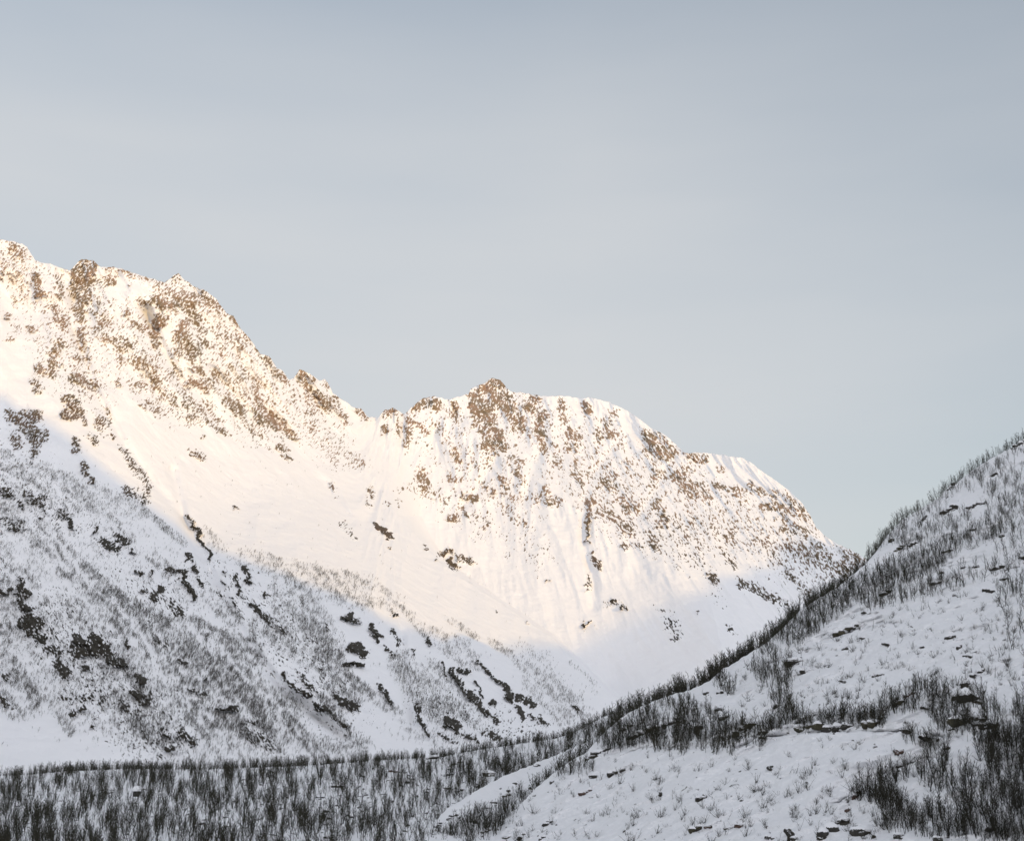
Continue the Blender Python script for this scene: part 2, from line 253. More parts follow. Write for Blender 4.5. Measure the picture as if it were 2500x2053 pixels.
    L.new(n4.outputs['Fac'], bp.inputs['Height']); L.new(bp.outputs[0], b.inputs['Normal'])
    return m
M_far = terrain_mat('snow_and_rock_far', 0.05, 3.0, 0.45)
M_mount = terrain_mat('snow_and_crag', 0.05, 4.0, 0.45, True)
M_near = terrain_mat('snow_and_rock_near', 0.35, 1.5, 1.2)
def bark(name, c0, c1):
    m, nt, b = mat(name)
    oi = N('ShaderNodeTexCoord', nt); n = N('ShaderNodeTexNoise', nt); n.inputs['Scale'].default_value = 0.9; n.inputs['Detail'].default_value = 3
    nt.links.new(oi.outputs['Object'], n.inputs['Vector'])
    r = ramp(nt, [(0.35, c0), (0.65, c1)]); nt.links.new(n.outputs['Fac'], r.inputs[0]); nt.links.new(r.outputs[0], b.inputs['Base Color'])
    b.inputs['Roughness'].default_value = 0.9; b.inputs['Specular IOR Level'].default_value = 0.1
    return m
M_trunk = bark('birch_bark', (0.040, 0.038, 0.034), (0.085, 0.078, 0.068))
M_twig = bark('birch_twigs', (0.024, 0.024, 0.017), (0.056, 0.052, 0.038))
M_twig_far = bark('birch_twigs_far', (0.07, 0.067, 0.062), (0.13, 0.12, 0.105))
def rock_mat(name, c0, c1):
    m, nt, b = mat(name); L = nt.links
    tc = N('ShaderNodeTexCoord', nt); n = N('ShaderNodeTexNoise', nt); n.inputs['Scale'].default_value = 0.8; n.inputs['Detail'].default_value = 7; n.inputs['Roughness'].default_value = .65
    L.new(tc.outputs['Object'], n.inputs['Vector'])
    r = ramp(nt, [(0.3, c0), (0.7, c1)]); L.new(n.outputs['Fac'], r.inputs[0])
    g = N('ShaderNodeNewGeometry', nt); sx = N('ShaderNodeSeparateXYZ', nt); L.new(g.outputs['Normal'], sx.inputs[0])
    ad = N('ShaderNodeMath', nt, operation='MULTIPLY_ADD'); ad.inputs[1].default_value = 0.9; L.new(n.outputs['Fac'], ad.inputs[0]); L.new(sx.outputs[2], ad.inputs[2])
    rs = ramp(nt, [(0.90, (0, 0, 0)), (1.0, (1, 1, 1))]); 
    sc = N('ShaderNodeMath', nt, operation='MULTIPLY'); sc.inputs[1].default_value = 0.8; L.new(ad.outputs[0], sc.inputs[0]); L.new(sc.outputs[0], rs.inputs[0])
    mc = N('ShaderNodeMix', nt, data_type='RGBA'); mc.inputs[7].default_value = (0.87, 0.875, 0.89, 1)
    L.new(rs.outputs[0], mc.inputs[0]); L.new(r.outputs[0], mc.inputs[6]); L.new(mc.outputs[2], b.inputs['Base Color'])
    bp = N('ShaderNodeBump', nt); bp.inputs['Strength'].default_value = 1; bp.inputs['Distance'].default_value = 0.5
    L.new(n.outputs['Fac'], bp.inputs['Height']); L.new(bp.outputs[0], b.inputs['Normal']); b.inputs['Roughness'].default_value = .85
    return m
M_rock = {'dark': rock_mat('rock_dark', (0.020, 0.019, 0.017), (0.060, 0.055, 0.045)),
          'olive': rock_mat('rock_olive', (0.030, 0.028, 0.016), (0.075, 0.066, 0.038)),
          'reddish': rock_mat('rock_reddish', (0.045, 0.028, 0.022), (0.13, 0.080, 0.062))}
M_snow, _nt, _b = mat('snow'); _b.inputs['Base Color'].default_value = (.87, .875, .89, 1); _b.inputs['Roughness'].default_value = .7
_n = N('ShaderNodeTexNoise', _nt); _n.inputs['Scale'].default_value = 0.8; _bp = N('ShaderNodeBump', _nt); _bp.inputs['Distance'].default_value = .4
_t = N('ShaderNodeTexCoord', _nt); _nt.links.new(_t.outputs['Object'], _n.inputs['Vector']); _nt.links.new(_n.outputs['Fac'], _bp.inputs['Height']); _nt.links.new(_bp.outputs[0], _b.inputs['Normal'])

# ------------------------------------------------------------------ mesh helpers
def mesh_from(name, V, faces, smooth=True, attr=None):
    me = bpy.data.meshes.new(name); V = np.ascontiguousarray(V, dtype=np.float32); faces = np.ascontiguousarray(faces, dtype=np.int32)
    n, k = faces.shape
    me.vertices.add(len(V)); me.vertices.foreach_set('co', V.ravel())
    me.loops.add(n * k); me.loops.foreach_set('vertex_index', faces.ravel())
    me.polygons.add(n); me.polygons.foreach_set('loop_start', np.arange(0, n * k, k, dtype=np.int32))
    me.polygons.foreach_set('use_smooth', np.full(n, smooth, dtype=bool))
    me.update(calc_edges=True)
    if attr is not None:
        a = me.attributes.new('rock', 'FLOAT', 'POINT'); a.data.foreach_set('value', np.ascontiguousarray(attr, dtype=np.float32).ravel())
    return me
def link(name, me, m, parent=None, **props):
    o = bpy.data.objects.new(name, me); COL.objects.link(o)
    if me is not None and m is not None and not me.materials: me.materials.append(m)
    if parent: o.parent = parent
    for k, v in props.items(): o[k] = v
    return o
def grid_faces(nr, nc):
    i = np.arange(nr * nc).reshape(nr, nc)
    return np.stack([i[:-1, :-1], i[1:, :-1], i[1:, 1:], i[:-1, 1:]], -1).reshape(-1, 4)

class Sheet:
    """a stretch of ground: its near face is laid out below a crest line, its far side falls away behind the crest"""
    def __init__(s, name, x0, x1, step, top, bot, rows, depth, relief, back, m, label, attr_fn=None, edge=6.0, backn=14):
        lo_, hi_ = max(x0, -160), min(x1, 2660)
        px = np.concatenate([np.linspace(x0, lo_, int((lo_ - x0) / 7) + 1)[:-1], np.linspace(lo_, hi_, int((hi_ - lo_) / step) + 1), np.linspace(hi_, x1, int((x1 - hi_) / 7) + 1)[1:]])
        s.px, s.nc = px, len(px); s.top, s.bot, s.rows = top, bot, rows
        t = np.linspace(0, 1, rows)
        ty = top(px) + edge * 0.35 * fbm(px / 14.0, px * 0 + 3.3, 4, 91, .6)
        PX = np.broadcast_to(px, (rows, s.nc)).copy(); PY = ty[None] + (bot(px) - ty)[None] * t[:, None]
        s.ty = ty
        D = depth(PX, PY); base = P(PX, PY, D)
        h, rock = relief(PX, PY, D, base)
        D = D - h; s.D = D
        V = P(PX, PY, D); s.V = V
        crest = V[0]
        ks = np.array([back * (i / backn) ** 1.5 for i in range(1, backn + 1)])
        B = []
        for i, kk in enumerate(ks[::-1]):
            q = crest.copy(); q[:, 1] += kk; q[:, 0] *= 1 + kk / np.maximum(crest[:, 1], 1)
            q[:, 2] -= kk * (0.12 + 0.5 * min(1, kk / (back * .4))) + 0.06 * kk * fbm(q[:, 0] / (back * .15), q[:, 1] / (back * .15), 3, 5)
            B.append(q)
        s.crest = crest
        VV = np.concatenate([np.array(B), V], 0)
        RR = np.concatenate([np.zeros((backn, s.nc)), rock], 0)
        me = mesh_from(name, VV.reshape(-1, 3), grid_faces(VV.shape[0], s.nc), True, RR)
        s.ob = link(name, me, m, kind='structure', label=label)
    def at(s, px, py):
        px = np.asarray(px, float); py = np.asarray(py, float)
        c = np.clip(np.interp(px, s.px, np.arange(s.nc)), 0, s.nc - 1.001)
        ty = np.interp(px, s.px, s.ty); by = s.bot(px)
        r = np.clip((py - ty) / (by - ty) * (s.rows - 1), 0, s.rows - 1.001)
        ic = c.astype(int); ir = r.astype(int); fc = (c - ic)[..., None]; fr = (r - ir)[..., None]; V = s.V
        return (V[ir, ic] * (1 - fc) + V[ir, ic + 1] * fc) * (1 - fr) + (V[ir + 1, ic] * (1 - fc) + V[ir + 1, ic + 1] * fc) * fr
    def behind(s, px, k, drop=0.16):
        c = np.interp(px, s.px, np.arange(s.nc)); ic = np.clip(c.astype(int), 0, s.nc - 1)
        q = s.crest[ic].copy(); q[:, 0] *= 1 + k / q[:, 1]; q[:, 1] += k; q[:, 2] -= drop * k
        return q

# ------------------------------------------------------------------ the mountains
SKY = [(-1500,640),(-1250,560),(-1000,600),(-800,500),(-520,440),(-260,470),(-120,540),(0,586),(26,588),(43,593),(64,599),(74,616),(87,639),(128,646),(170,662),(187,644),(200,632),(226,635),(245,652),(277,652),(315,663),(349,673),(402,690),(426,671),(435,666),(449,682),
(473,699),(507,712),(532,737),(553,765),(570,771),(587,801),(613,831),(636,865),(656,869),(677,899),(690,903),(705,927),(719,922),(732,901),(749,908),(779,929),(792,925),(807,946),(813,961),(868,997),(881,997),
(900,1019),(923,1019),(940,1001),(958,996),(987,1011),(1009,990),(1034,971),(1060,967),(1096,978),(1115,969),(1143,962),(1149,950),(1183,935),(1204,922),(1221,926),(1230,939),(1247,956),(1290,961),(1319,968),
(1375,966),(1413,973),(1439,969),(1490,982),(1545,1012),(1592,1046),(1626,1063),(1643,1080),(1673,1105),(1727,1106),(1807,1116),(1831,1128),(1874,1159),(1926,1197),(1959,1230),(1978,1258),(1992,1287),(2025,1317),
(2058,1334),(2087,1346),(2110,1362),(2300,1440),(2500,1480),(2900,1380),(3300,1440),(3800,1330)]
dL = RBF([(-1500,600,1150),(-1500,1900,480),(-800,500,1200),(-800,1200,850),(-800,1900,540),(-260,470,1250),(-200,900,1080),(-200,1400,820),(-200,1900,600),(0,590,1350),(200,640,1420),(440,680,1480),(600,850,1530),(740,910,1700),(930,1020,2000),(0,950,1120),(150,1100,1050),(0,1300,930),(0,1600,780),(0,1880,640),
(300,1880,650),(300,1500,820),(300,1200,1050),(550,1000,1400),(550,1250,1150),(500,1700,740),(700,1860,720),(700,1500,900),(800,1300,1200),(900,1500,980),(1000,1250,1500),(1050,1700,880),(1250,1800,860),(1250,1600,1100),
(1450,1700,1050),(1500,1760,1000),(0,1990,590),(700,1990,640),(1500,1960,820)])
dC = RBF([(3000,1400,1500),(3800,1300,1500),(3000,1900,1000),(3800,1900,950),(930,1020,2000),(1010,990,2150),(1210,925,2250),(1440,970,2200),(1600,1030,2150),(1700,1110,2100),(1830,1120,2050),(1950,1200,1950),(2110,1370,1750),(1000,1200,1850),(1200,1200,1900),(1500,1200,1880),
(1200,1450,1600),(1500,1450,1600),(1800,1300,1780),(1800,1450,1550),(1500,1650,1400),(1350,1600,1450),(1700,1600,1350),(2000,1450,1500),(1500,1950,1100),(2200,1800,1100),(2300,1480,1500),(1100,1350,1700),(2500,1600,1400),(800,1900,1100)])
SEAM = np.array([(930,1020),(965,1150),(1000,1260),(1080,1370),(1200,1452),(1350,1552),(1430,1630),(1500,1700),(1560,1790),(1600,1960)], float)
def seam_x(py): return np.interp(py, SEAM[:, 1], SEAM[:, 0])
def mdepth(px, py):
    l = dL(px, py); c = dC(px, py)
    wdt = 8 + 70 * (1 - sst(1080, 1380, py))
    w = sst(-1, 1, (px - seam_x(py)) / wdt)
    top = sst(1150, 1020, py); w = w * (1 - top) + top * sst(830, 1030, px)
    return np.exp(np.log(l) * (1 - w) + np.log(np.maximum(c, l * 0.98)) * w)
GULLY = [((188,700),(172,770),(200,860),(235,960),(300,1080),(400,1210),(500,1330)), ((360,760),(390,840),(450,950)), ((970,1030),(985,1100),(975,1180)), ((1085,1000),(1060,1060),(1040,1120)),
 ((1500,1090),(1440,1170),(1425,1230),(1425,1330),(1445,1400),(1450,1480)),((1330,1080),(1300,1150),(1280,1220)),((640,1000),(700,1060),(760,1150),(860,1270)),((520,1400),(600,1560),(690,1680),(840,1800)),((980,1540),(985,1640),(1010,1760)),
 ((1640,1120),(1600,1200),(1560,1260)),((520,900),(600,1000),(640,1090)),((1200,1130),(1170,1190),(1130,1240)),((420,1150),(460,1300),(520,1420))]
def pdist(px, py, pts):
    best = np.full(px.shape, 1e9)
    for (x0, y0), (x1, y1) in zip(pts[:-1], pts[1:]):
        dx, dy = x1 - x0, y1 - y0; t = np.clip(((px - x0) * dx + (py - y0) * dy) / (dx * dx + dy * dy), 0, 1)
        best = np.minimum(best, np.hypot(px - x0 - t * dx, py - y0 - t * dy))
    return best
def uni(n):
    """map values to a 0..1 uniform distribution"""
    smp = np.sort(rng.choice(n.ravel(), 20000)); return np.interp(n, smp, np.linspace(0, 1, 20000))
SIG = 0.115; EXTRA = {}
def mrelief(PX, PY, D, B):
    X, Z = B[..., 0], B[..., 2]
    left = 1 - sst(850, 1050, PX)
    ty = np.interp(PX, [p[0] for p in SKY], [p[1] for p in SKY]); below = PY - ty
    k_ = D / F
    qx = PX + (9 * fbm(X / 9., Z / 9., 4, 201, .65) + 5 * noise(X / 30., Z / 30., 205)) * np.minimum(1.4, .85 / k_); qy = PY + (9 * fbm(X / 9., Z / 9., 4, 202, .65) + 5 * noise(X / 30., Z / 30., 206)) * np.minimum(1.4, .85 / k_)
    I = strokes(qx, qy, [(a0, b0, a1, b1, w0, v0 * (1.15 if v0 <= .16 else .88 if v0 < .7 else 1.0)) for a0, b0, a1, b1, w0, v0 in ROCK], .15)
    # fall line direction and strata
    fa = 0.12 + .48 * left; a = X * np.sin(fa) - Z * np.cos(fa); b = X * np.cos(fa) + Z * np.sin(fa)
    up = np.exp(-np.maximum(below, 0) / 260.0)
    ribs = ridged(b / 75.0 + .3 * noise(a / 120., b / 120., 3), a / 330.0, 3, 11)
    h = 30 * up * ribs + 20 * (up + .15) * ridged(b / 34., a / 150., 3, 19) + 9 * ridged(b / 160., a / 420., 2, 77) * np.clip(below / 200., 0, 1)
    h = h + 7 * fbm(X / 50., Z / 50., 5, 21, .55) * (0.35 + up)
    for g in GULLY: h = h - 13 * np.exp(-(pdist(PX, PY, g) / 13.0) ** 2)
    # broken rock: strata leaning up to the right on the left mountain, steeper on the far one
    X, Z = PX * .52, -PY * .52
    wx_ = X + 7 * noise(X / 45., Z / 45., 8); wz_ = Z + 7 * noise(X / 45. + 9, Z / 45., 9)
    def broken(an, sd, g=1.0):
        u = wx_ * math.cos(an) + wz_ * math.sin(an); v = -wx_ * math.sin(an) + wz_ * math.cos(an)
        return 0.5 * noise(u / 7. / g, v / 3.0 / g, 31 + sd) + 0.6 * noise(u / 3.6 / g, v / 1.9 / g, 32 + sd) + 0.3 * noise(u / 2.0, v / 1.3, 34 + sd), fbm(u / 26., v / 10., 3, 61 + sd)
    f0, c0 = broken(0.80, 0); f1, c1 = broken(2.15, 50, 1.25); f2, c2 = broken(1.35, 90)
    wl = sst(820, 980, PX); wr = sst(1250, 1500, PX); lo = sst(1250, 1450, PY) * (1 - wl)
    f0 = f0 * (1 - lo) + f1 * lo; c0 = c0 * (1 - lo) + c1 * lo
    fine = f0 * (1 - wl) + wl * (f2 * (1 - wr) + f1 * wr); coarse = c0 * (1 - wl) + wl * (c2 * (1 - wr) + c1 * wr)
    fine = fine + 0.35 * noise(X / 13., Z / 13., 33)
    rf = ridged(b / 34., a / 150., 3, 19)
    mid = .55 * fbm(X / 20., Z / 20., 4, 41, .6) + .5 * coarse + .45 * (rf - .45) + .3 * (ribs - .45)
    I2 = I * np.clip(1 + 1.7 * mid, 0.06 + .7 * sst(.7, 1.0, I), 1.7)
    I2 = np.clip(I2, .0015, .66 + .20 * sst(1150, 1350, PY) * (PX < 1450) - .16 * sst(1750, 1950, PX)) + 0.006 * sst(0, .4, fbm(X / 90., Z / 90., 2, 55)) + 0.03 * up * (mid > 0)
    zz = 1.6 * (np.log(I2 / (1 - I2)) / 1.702 ) * .72 + .55 * fine / fine.std() * -1.0
    zz = np.where(I2 < .003, -6, zz)
    rock = 0.5 + SIG * zz
    rk = sst(-.6, .6, zz)
    h = h + rk * 2.4 + rk * 1.6 * fine + I * 10.0 * (0.6 + coarse)
    ra, rb2 = 0.80, 2.15
    u1 = X * math.cos(ra) + Z * math.sin(ra); v1 = -X * math.sin(ra) + Z * math.cos(ra)
    u2 = X * math.cos(rb2) + Z * math.sin(rb2); v2 = -X * math.sin(rb2) + Z * math.cos(rb2)
    EXTRA['strata_a'] = np.stack([u1 / 3.6, v1 / 1.7, 0 * u1], -1); EXTRA['strata_b'] = np.stack([u2 / 3.8, v2 / 2.0, 0 * u1], -1)
    EXTRA['strata_w'] = np.clip(np.maximum(wl * (.35 + .65 * wr), lo), 0, 1)
    return h, rock
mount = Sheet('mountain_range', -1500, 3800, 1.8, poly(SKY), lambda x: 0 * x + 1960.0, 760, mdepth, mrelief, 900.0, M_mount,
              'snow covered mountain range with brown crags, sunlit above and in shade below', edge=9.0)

_me = mount.ob.data; _nb = len(_me.vertices) - EXTRA['strata_w'].size
for k_, a_ in EXTRA.items():
    vec = a_.ndim == 3; at_ = _me.attributes.new(k_, 'FLOAT_VECTOR' if vec else 'FLOAT', 'POINT')
    arr = np.concatenate([np.zeros((_nb, 3)), a_.reshape(-1, 3)]) if vec else np.concatenate([np.zeros(_nb), a_.ravel()])
    at_.data.foreach_set('vector' if vec else 'value', np.ascontiguousarray(arr, dtype=np.float32).ravel())

# ------------------------------------------------------------------ near hillside on the right
TOP1 = [(1000,2300),(1100,2110),(1157,2053),(1266,1969),(1293,1939),(1335,1901),(1365,1875),(1429,1837),(1478,1784),(1501,1765),(1539,1738),(1592,1712),(1656,1691),(1702,1678),(1735,1660),(1760,1636),(1831,1594),(1874,1566),
(1902,1542),(1926,1518),(1954,1490),(1997,1461),(2030,1443),(2058,1424),(2082,1402),(2115,1376),(2134,1353),(2172,1300),(2205,1268),(2257,1236),(2298,1212),(2318,1184),(2335,1180),(2365,1155),(2399,1132),(2440,1108),(2474,1092),(2500,1072),(2600,1010),(2750,930),(3000,800),(3300,690),(3600,640),(4000,560),(4600,600)]
BENCH = [((2086,1476),(2115,1452),(2186,1414),(2304,1381),(2380,1370)),((2039,1523),(2091,1495),(2210,1466),(2304,1428),(2422,1400),(2520,1378)),((2211,1300),(2243,1280),(2296,1237),(2353,1212),(2399,1187),(2446,1159),(2500,1126)),
 ((2400,1298),(2446,1279),(2520,1246)),((2100,1400),(2181,1366),(2215,1343),(2245,1330),(2340,1300)),((1800,1827),(1850,1803),(1949,1790),(2098,1786),(2197,1786),(2300,1800)),((1880,1620),(1960,1585),(2040,1556),(2150,1520)),
 ((1500,1840),(1600,1822),(1700,1830),(1800,1800)),((2050,1960),(2130,1900),(2260,1850))]
def d1(px, py):
    inv = 0.00588 + (px - 2500) * 1.56e-6 - (2053 - py) * 3.886e-6
    return 1.0 / np.maximum(inv, 1 / 900.)
def relief1(PX, PY, D, B):
    X, Y = B[..., 0], B[..., 1]
    edge = sst(0, 60, PY - poly(TOP1)(PX))
    h = (4.0 * fbm(X / 26., Y / 30., 4, 101) + 2.8 * fbm(X / 7., Y / 8., 3, 102) + .7 * fbm(X / 1.9, Y / 2.3, 3, 104)) * (0.25 + .75 * edge)
    for i, g in enumerate(BENCH):
        gx = np.array(g, float); ly = np.interp(PX, gx[:, 0], gx[:, 1]) + 5 * fbm(PX / 40., PX * 0 + i, 3, 7)
        inside = sst(gx[0, 0] - 60, gx[0, 0] + 10, PX) * (1 - sst(gx[-1, 0] - 10, gx[-1, 0] + 70, PX))
        up = ly - PY
        h = h - inside * 8.0 * np.where(up > -1.5, np.clip((up + 1.5) / 2.0, 0, 1) * np.exp(-np.maximum(up, 0) / 28.0), 0) + inside * 2.0 * np.where(up < 0, np.exp(up / 16.), 0)
    spk = uni(noise(X / 1.7, Y / 3., 110) + .6 * noise(X / .8, Y / 1.6, 111))
    dens = 0.002 + 0.012 * sst(.2, .6, fbm(X / 18., Y / 18., 3, 112)) + strokes(PX, PY, NEARROCK)
    rock = sst(-0.03, 0.03, dens - spk)
    return h + rock * .4, rock
# (centre x, y, width, height, tilt in degrees, colour) of each outcrop, in photo pixels
OUT1 = [(2055,1543,44,14,22,'olive'),(2088,1530,16,7,35,'dark'),(2105,1559,15,8,0,'dark'),(2161,1573,16,6,-10,'dark'),(2320,1556,26,8,15,'dark'),(1939,1616,34,20,20,'dark'),(1959,1640,12,8,-10,'dark'),(2141,1650,19,8,6,'dark'),
(1894,1725,9,9,40,'dark'),(2220,1697,26,9,25,'reddish'),(2196,1714,14,9,25,'olive'),(2185,1722,7,12,60,'dark'),(1979,1775,62,17,8,'olive'),(2046,1778,62,19,8,'dark'),(2125,1770,34,18,12,'olive'),(2141,1755,28,7,8,'dark'),
(1815,1782,56,16,28,'olive'),(1863,1788,22,10,5,'dark'),(1861,1801,16,8,-10,'dark'),(2257,1728,18,7,-5,'dark'),(2356,1676,16,24,60,'dark'),(2376,1655,12,14,60,'dark'),(2396,1639,14,8,25,'dark'),(2366,1707,44,26,-10,'dark'),(2338,1702,16,20,-50,'dark'),
(2346,1765,40,24,20,'olive'),(2389,1755,34,11,-10,'dark'),(2412,1772,46,16,0,'dark'),(2212,1786,18,12,-25,'dark'),(2258,1801,28,10,-10,'dark'),(2311,1827,15,7,20,'dark'),(2190,1838,8,14,80,'reddish'),(2202,1834,8,9,70,'reddish'),
(2197,1870,20,5,0,'dark'),(1881,1877,7,18,85,'dark'),(2091,1940,30,11,40,'reddish'),(2071,1980,9,10,60,'reddish'),(2058,2006,26,15,10,'dark'),(2020,2034,48,22,25,'dark'),(2111,2032,44,30,-25,'dark'),(1879,2046,24,8,-10,'dark'),
(1927,2038,9,26,70,'dark'),(1941,2048,16,10,10,'dark'),(1805,2016,15,9,0,'reddish'),(2416,2023,16,12,-10,'dark'),(2196,2042,20,12,0,'dark'),(2290,2048,22,12,0,'dark'),
(1448,1896,17,8,5,'dark'),(1495,1889,21,12,30,'dark'),(1520,1880,12,5,25,'dark'),(1429,1934,33,7,18,'reddish'),(1338,2011,24,9,38,'dark'),(1274,2041,22,9,48,'dark'),(1238,2047,20,12,0,'olive'),(1323,2047,14,7,30,'dark'),
(1613,1939,5,9,70,'dark'),(1709,1950,20,10,15,'dark'),(1723,1946,8,11,60,'dark'),(1700,2024,25,12,12,'olive'),(1728,2018,17,5,5,'reddish'),(1779,2022,21,8,8,'olive'),(1803,2016,19,7,5,'reddish'),(1347,1909,7,5,20,'dark'),
(1705,1780,20,20,55,'dark'),(1770,1753,22,12,20,'dark'),(1637,1765,44,12,28,'dark'),(1668,1760,20,8,20,'reddish'),(1584,1783,52,13,22,'olive'),(1546,1800,34,12,15,'dark'),(1463,1836,40,14,30,'dark'),(1440,1850,24,8,30,'olive'),(1758,1691,14,7,10,'dark'),
(1724,1693,14,6,0,'dark'),(1754,1733,16,6,10,'dark'),(1530,1778,36,8,25,'dark'),(2318,1245,40,13,22,'dark'),(2376,1236,34,8,22,'dark'),(2400,1228,18,4,15,'dark'),(2196,1340,28,9,38,'olive'),(2228,1330,24,8,25,'dark'),(2312,1347,26,8,15,'olive'),
(2257,1266,14,6,45,'dark'),(2446,1308,12,8,15,'dark'),(2427,1159,16,5,28,'dark'),(2490,1084,34,10,33,'dark'),(2472,1094,8,4,30,'dark'),(2318,1194,12,5,35,'dark'),(2328,1184,9,9,40,'dark'),(2288,1422,22,8,15,'dark'),(2162,1449,30,8,25,'dark'),
(2415,1443,30,9,-5,'dark'),(2435,1388,34,10,15,'dark'),(2382,1384,14,5,5,'dark'),(2352,1388,9,6,30,'dark'),(2332,1455,12,4,0,'dark'),(2451,1414,20,4,5,'dark'),(2176,1320,14,6,35,'olive'),(2495,1362,14,8,0,'dark'),(2374,1294,12,5,10,'dark'),
(2300,1398,8,4,-10,'dark'),(2034,1480,10,4,30,'dark'),(2108,1496,10,5,20,'dark'),(2063,1584,12,5,0,'dark'),(2250,1580,10,5,10,'dark'),(2342,1580,14,8,40,'dark'),(2362,1602,22,6,-5,'dark'),(2060,1664,14,5,-20,'dark')]
NEARROCK = []
for (x, y, w, h, a, c) in OUT1:
    dx, dy = math.cos(R(a)) * w * .42, -math.sin(R(a)) * w * .42
    NEARROCK.append((x - dx, y - dy, x + dx, y + dy, max(3.5, h * .45), .55))
hill = Sheet('near_hillside', 1000, 4600, 1.9, poly(TOP1), lambda x: 0 * x + 2480.0, 620, d1, relief1, 60.0, M_near, 'near snow covered hillside climbing to the right with shrubs and low ledges', edge=10.0)

# ------------------------------------------------------------------ small spur in front of the valley woodland
TOP2 = [(900,2300),(985,2150),(1025,2060),(1060,2008),(1090,1975),(1130,1950),(1168,1927),(1221,1897),(1278,1875),(1335,1852),(1380,1833),(1433,1810),(1475,1787),(1540,1760),(1620,1740)]
d2 = RBF([(1050,2020,262),(1168,1927,290),(1335,1852,322),(1475,1787,345),(1200,2053,258),(1400,1900,305),(1000,2300,180),(1500,1900,312),(1100,2150,235),(1600,1745,352),(1500,2300,210),(900,2300,180)])
OUT2 = [(1236,1943,22,9,10,'olive'),(1205,1960,14,8,0,'dark'),(1190,1972,8,6,20,'dark'),(1108,1992,22,6,10,'dark'),(1096,2000,10,5,30,'dark'),(1072,2012,16,6,40,'dark'),(1065,2020,10,6,0,'dark'),(1122,2002,6,5,0,'dark'),(1170,1992,12,6,35,'dark'),(1130,2040,20,9,40,'dark'),(1185,2030,26,9,30,'olive'),(1310,1870,14,5,15,'dark')]
def relief2(PX, PY, D, B):
    X, Y = B[..., 0], B[..., 1]; edge = sst(0, 40, PY - poly(TOP2)(PX))
    h = 3.0 * fbm(X / 16., Y / 22., 4, 201) * (.2 + edge) + 1.1 * fbm(X / 4., Y / 6., 3, 203) * (.4 + edge)
    spk = uni(noise(X / 1.5, Y / 3., 210)); rock = sst(-0.03, 0.03, 0.02 * edge - spk)
    return h, rock
spur = Sheet('snowy_spur', 900, 1620, 1.9, poly(TOP2), lambda x: 0 * x + 2400.0, 320, d2, relief2, 30.0, M_near, 'low snow covered spur with a clean white crest between the woodland and the hillside', edge=10.0)

# ------------------------------------------------------------------ wooded slope across the valley floor
TOP3 = [(-1500,1890),(-900,1905),(-300,1896),(0,1893),(80,1890),(160,1882),(330,1876),(500,1878),(650,1872),(760,1868),(870,1860),(1004,1851),(1040,1849),(1080,1848),(1125,1838),(1203,1825),(1277,1814),(1350,1804),(1403,1788),(1471,1750),(1516,1735),(1592,1705),(1700,1660)]
d3 = RBF([(-1500,1890,390),(-1500,2420,120),(-900,1900,380),(-900,2100,200),(-300,1896,380),(0,1893,380),(400,1877,385),(800,1866,390),(1200,1826,400),(1500,1740,420),(1700,1660,440),(-300,2053,215),(0,2053,215),(600,2053,222),(1000,2053,240),(1200,1950,320),(-300,2420,125),(600,2420,128),(1400,2300,160),(1400,1950,330),(500,1950,292)])
def relief3(PX, PY, D, B):
    X, Y = B[..., 0], B[..., 1]; edge = sst(0, 40, PY - poly(TOP3)(PX))
    h = (5 * fbm(X / 30., Y / 40., 4, 301) + 1.2 * fbm(X / 7., Y / 9., 3, 302)) * (.12 + .88 * edge)
    spk = uni(noise(X / 1.5, Y / 3., 310)); rock = sst(-0.03, 0.03, 0.03 * edge - spk)
    return h, rock
wood = Sheet('wooded_slope', -1500, 1700, 2.2, poly(TOP3), lambda x: 0 * x + 2420.0, 300, d3, relief3, 45.0, M_near, 'gentle snow covered slope under the dark birch woodland at the valley floor', edge=4.0)
OUT3 = [(497,2013,20,10,0,'dark'),(109,2034,20,8,0,'dark'),(1193,1893,24,17,0,'olive'),(1053,1853,22,13,5,'dark'),(1000,1908,22,12,40,'dark'),(979,1919,12,6,0,'dark'),(1115,1864,18,8,20,'olive'),(1100,1878,12,7,-30,'dark'),(1094,1893,24,6,12,'dark'),
(961,1884,20,9,-15,'reddish'),(825,1922,24,9,0,'dark'),(810,1903,8,6,0,'dark'),(884,1895,12,6,0,'dark'),(782,1947,18,7,0,'dark'),(797,1982,16,6,10,'dark'),(802,1999,9,9,0,'dark'),(798,2013,16,6,0,'dark'),(893,1942,6,8,50,'dark'),(856,1994,16,8,-30,'dark'),
(825,1967,9,7,0,'dark'),(1120,1932,24,9,15,'dark'),(1090,1926,12,8,0,'olive'),(1068,1962,8,5,0,'dark'),(1040,1985,6,7,30,'dark'),(262,1936,12,7,0,'dark'),(146,1955,12,4,0,'reddish'),(680,1975,10,9,0,'dark'),(800,2046,24,6,0,'dark'),(951,1905,14,3,0,'olive'),(1168,1920,10,8,30,'dark'),(910,1876,5,5,0,'dark')]

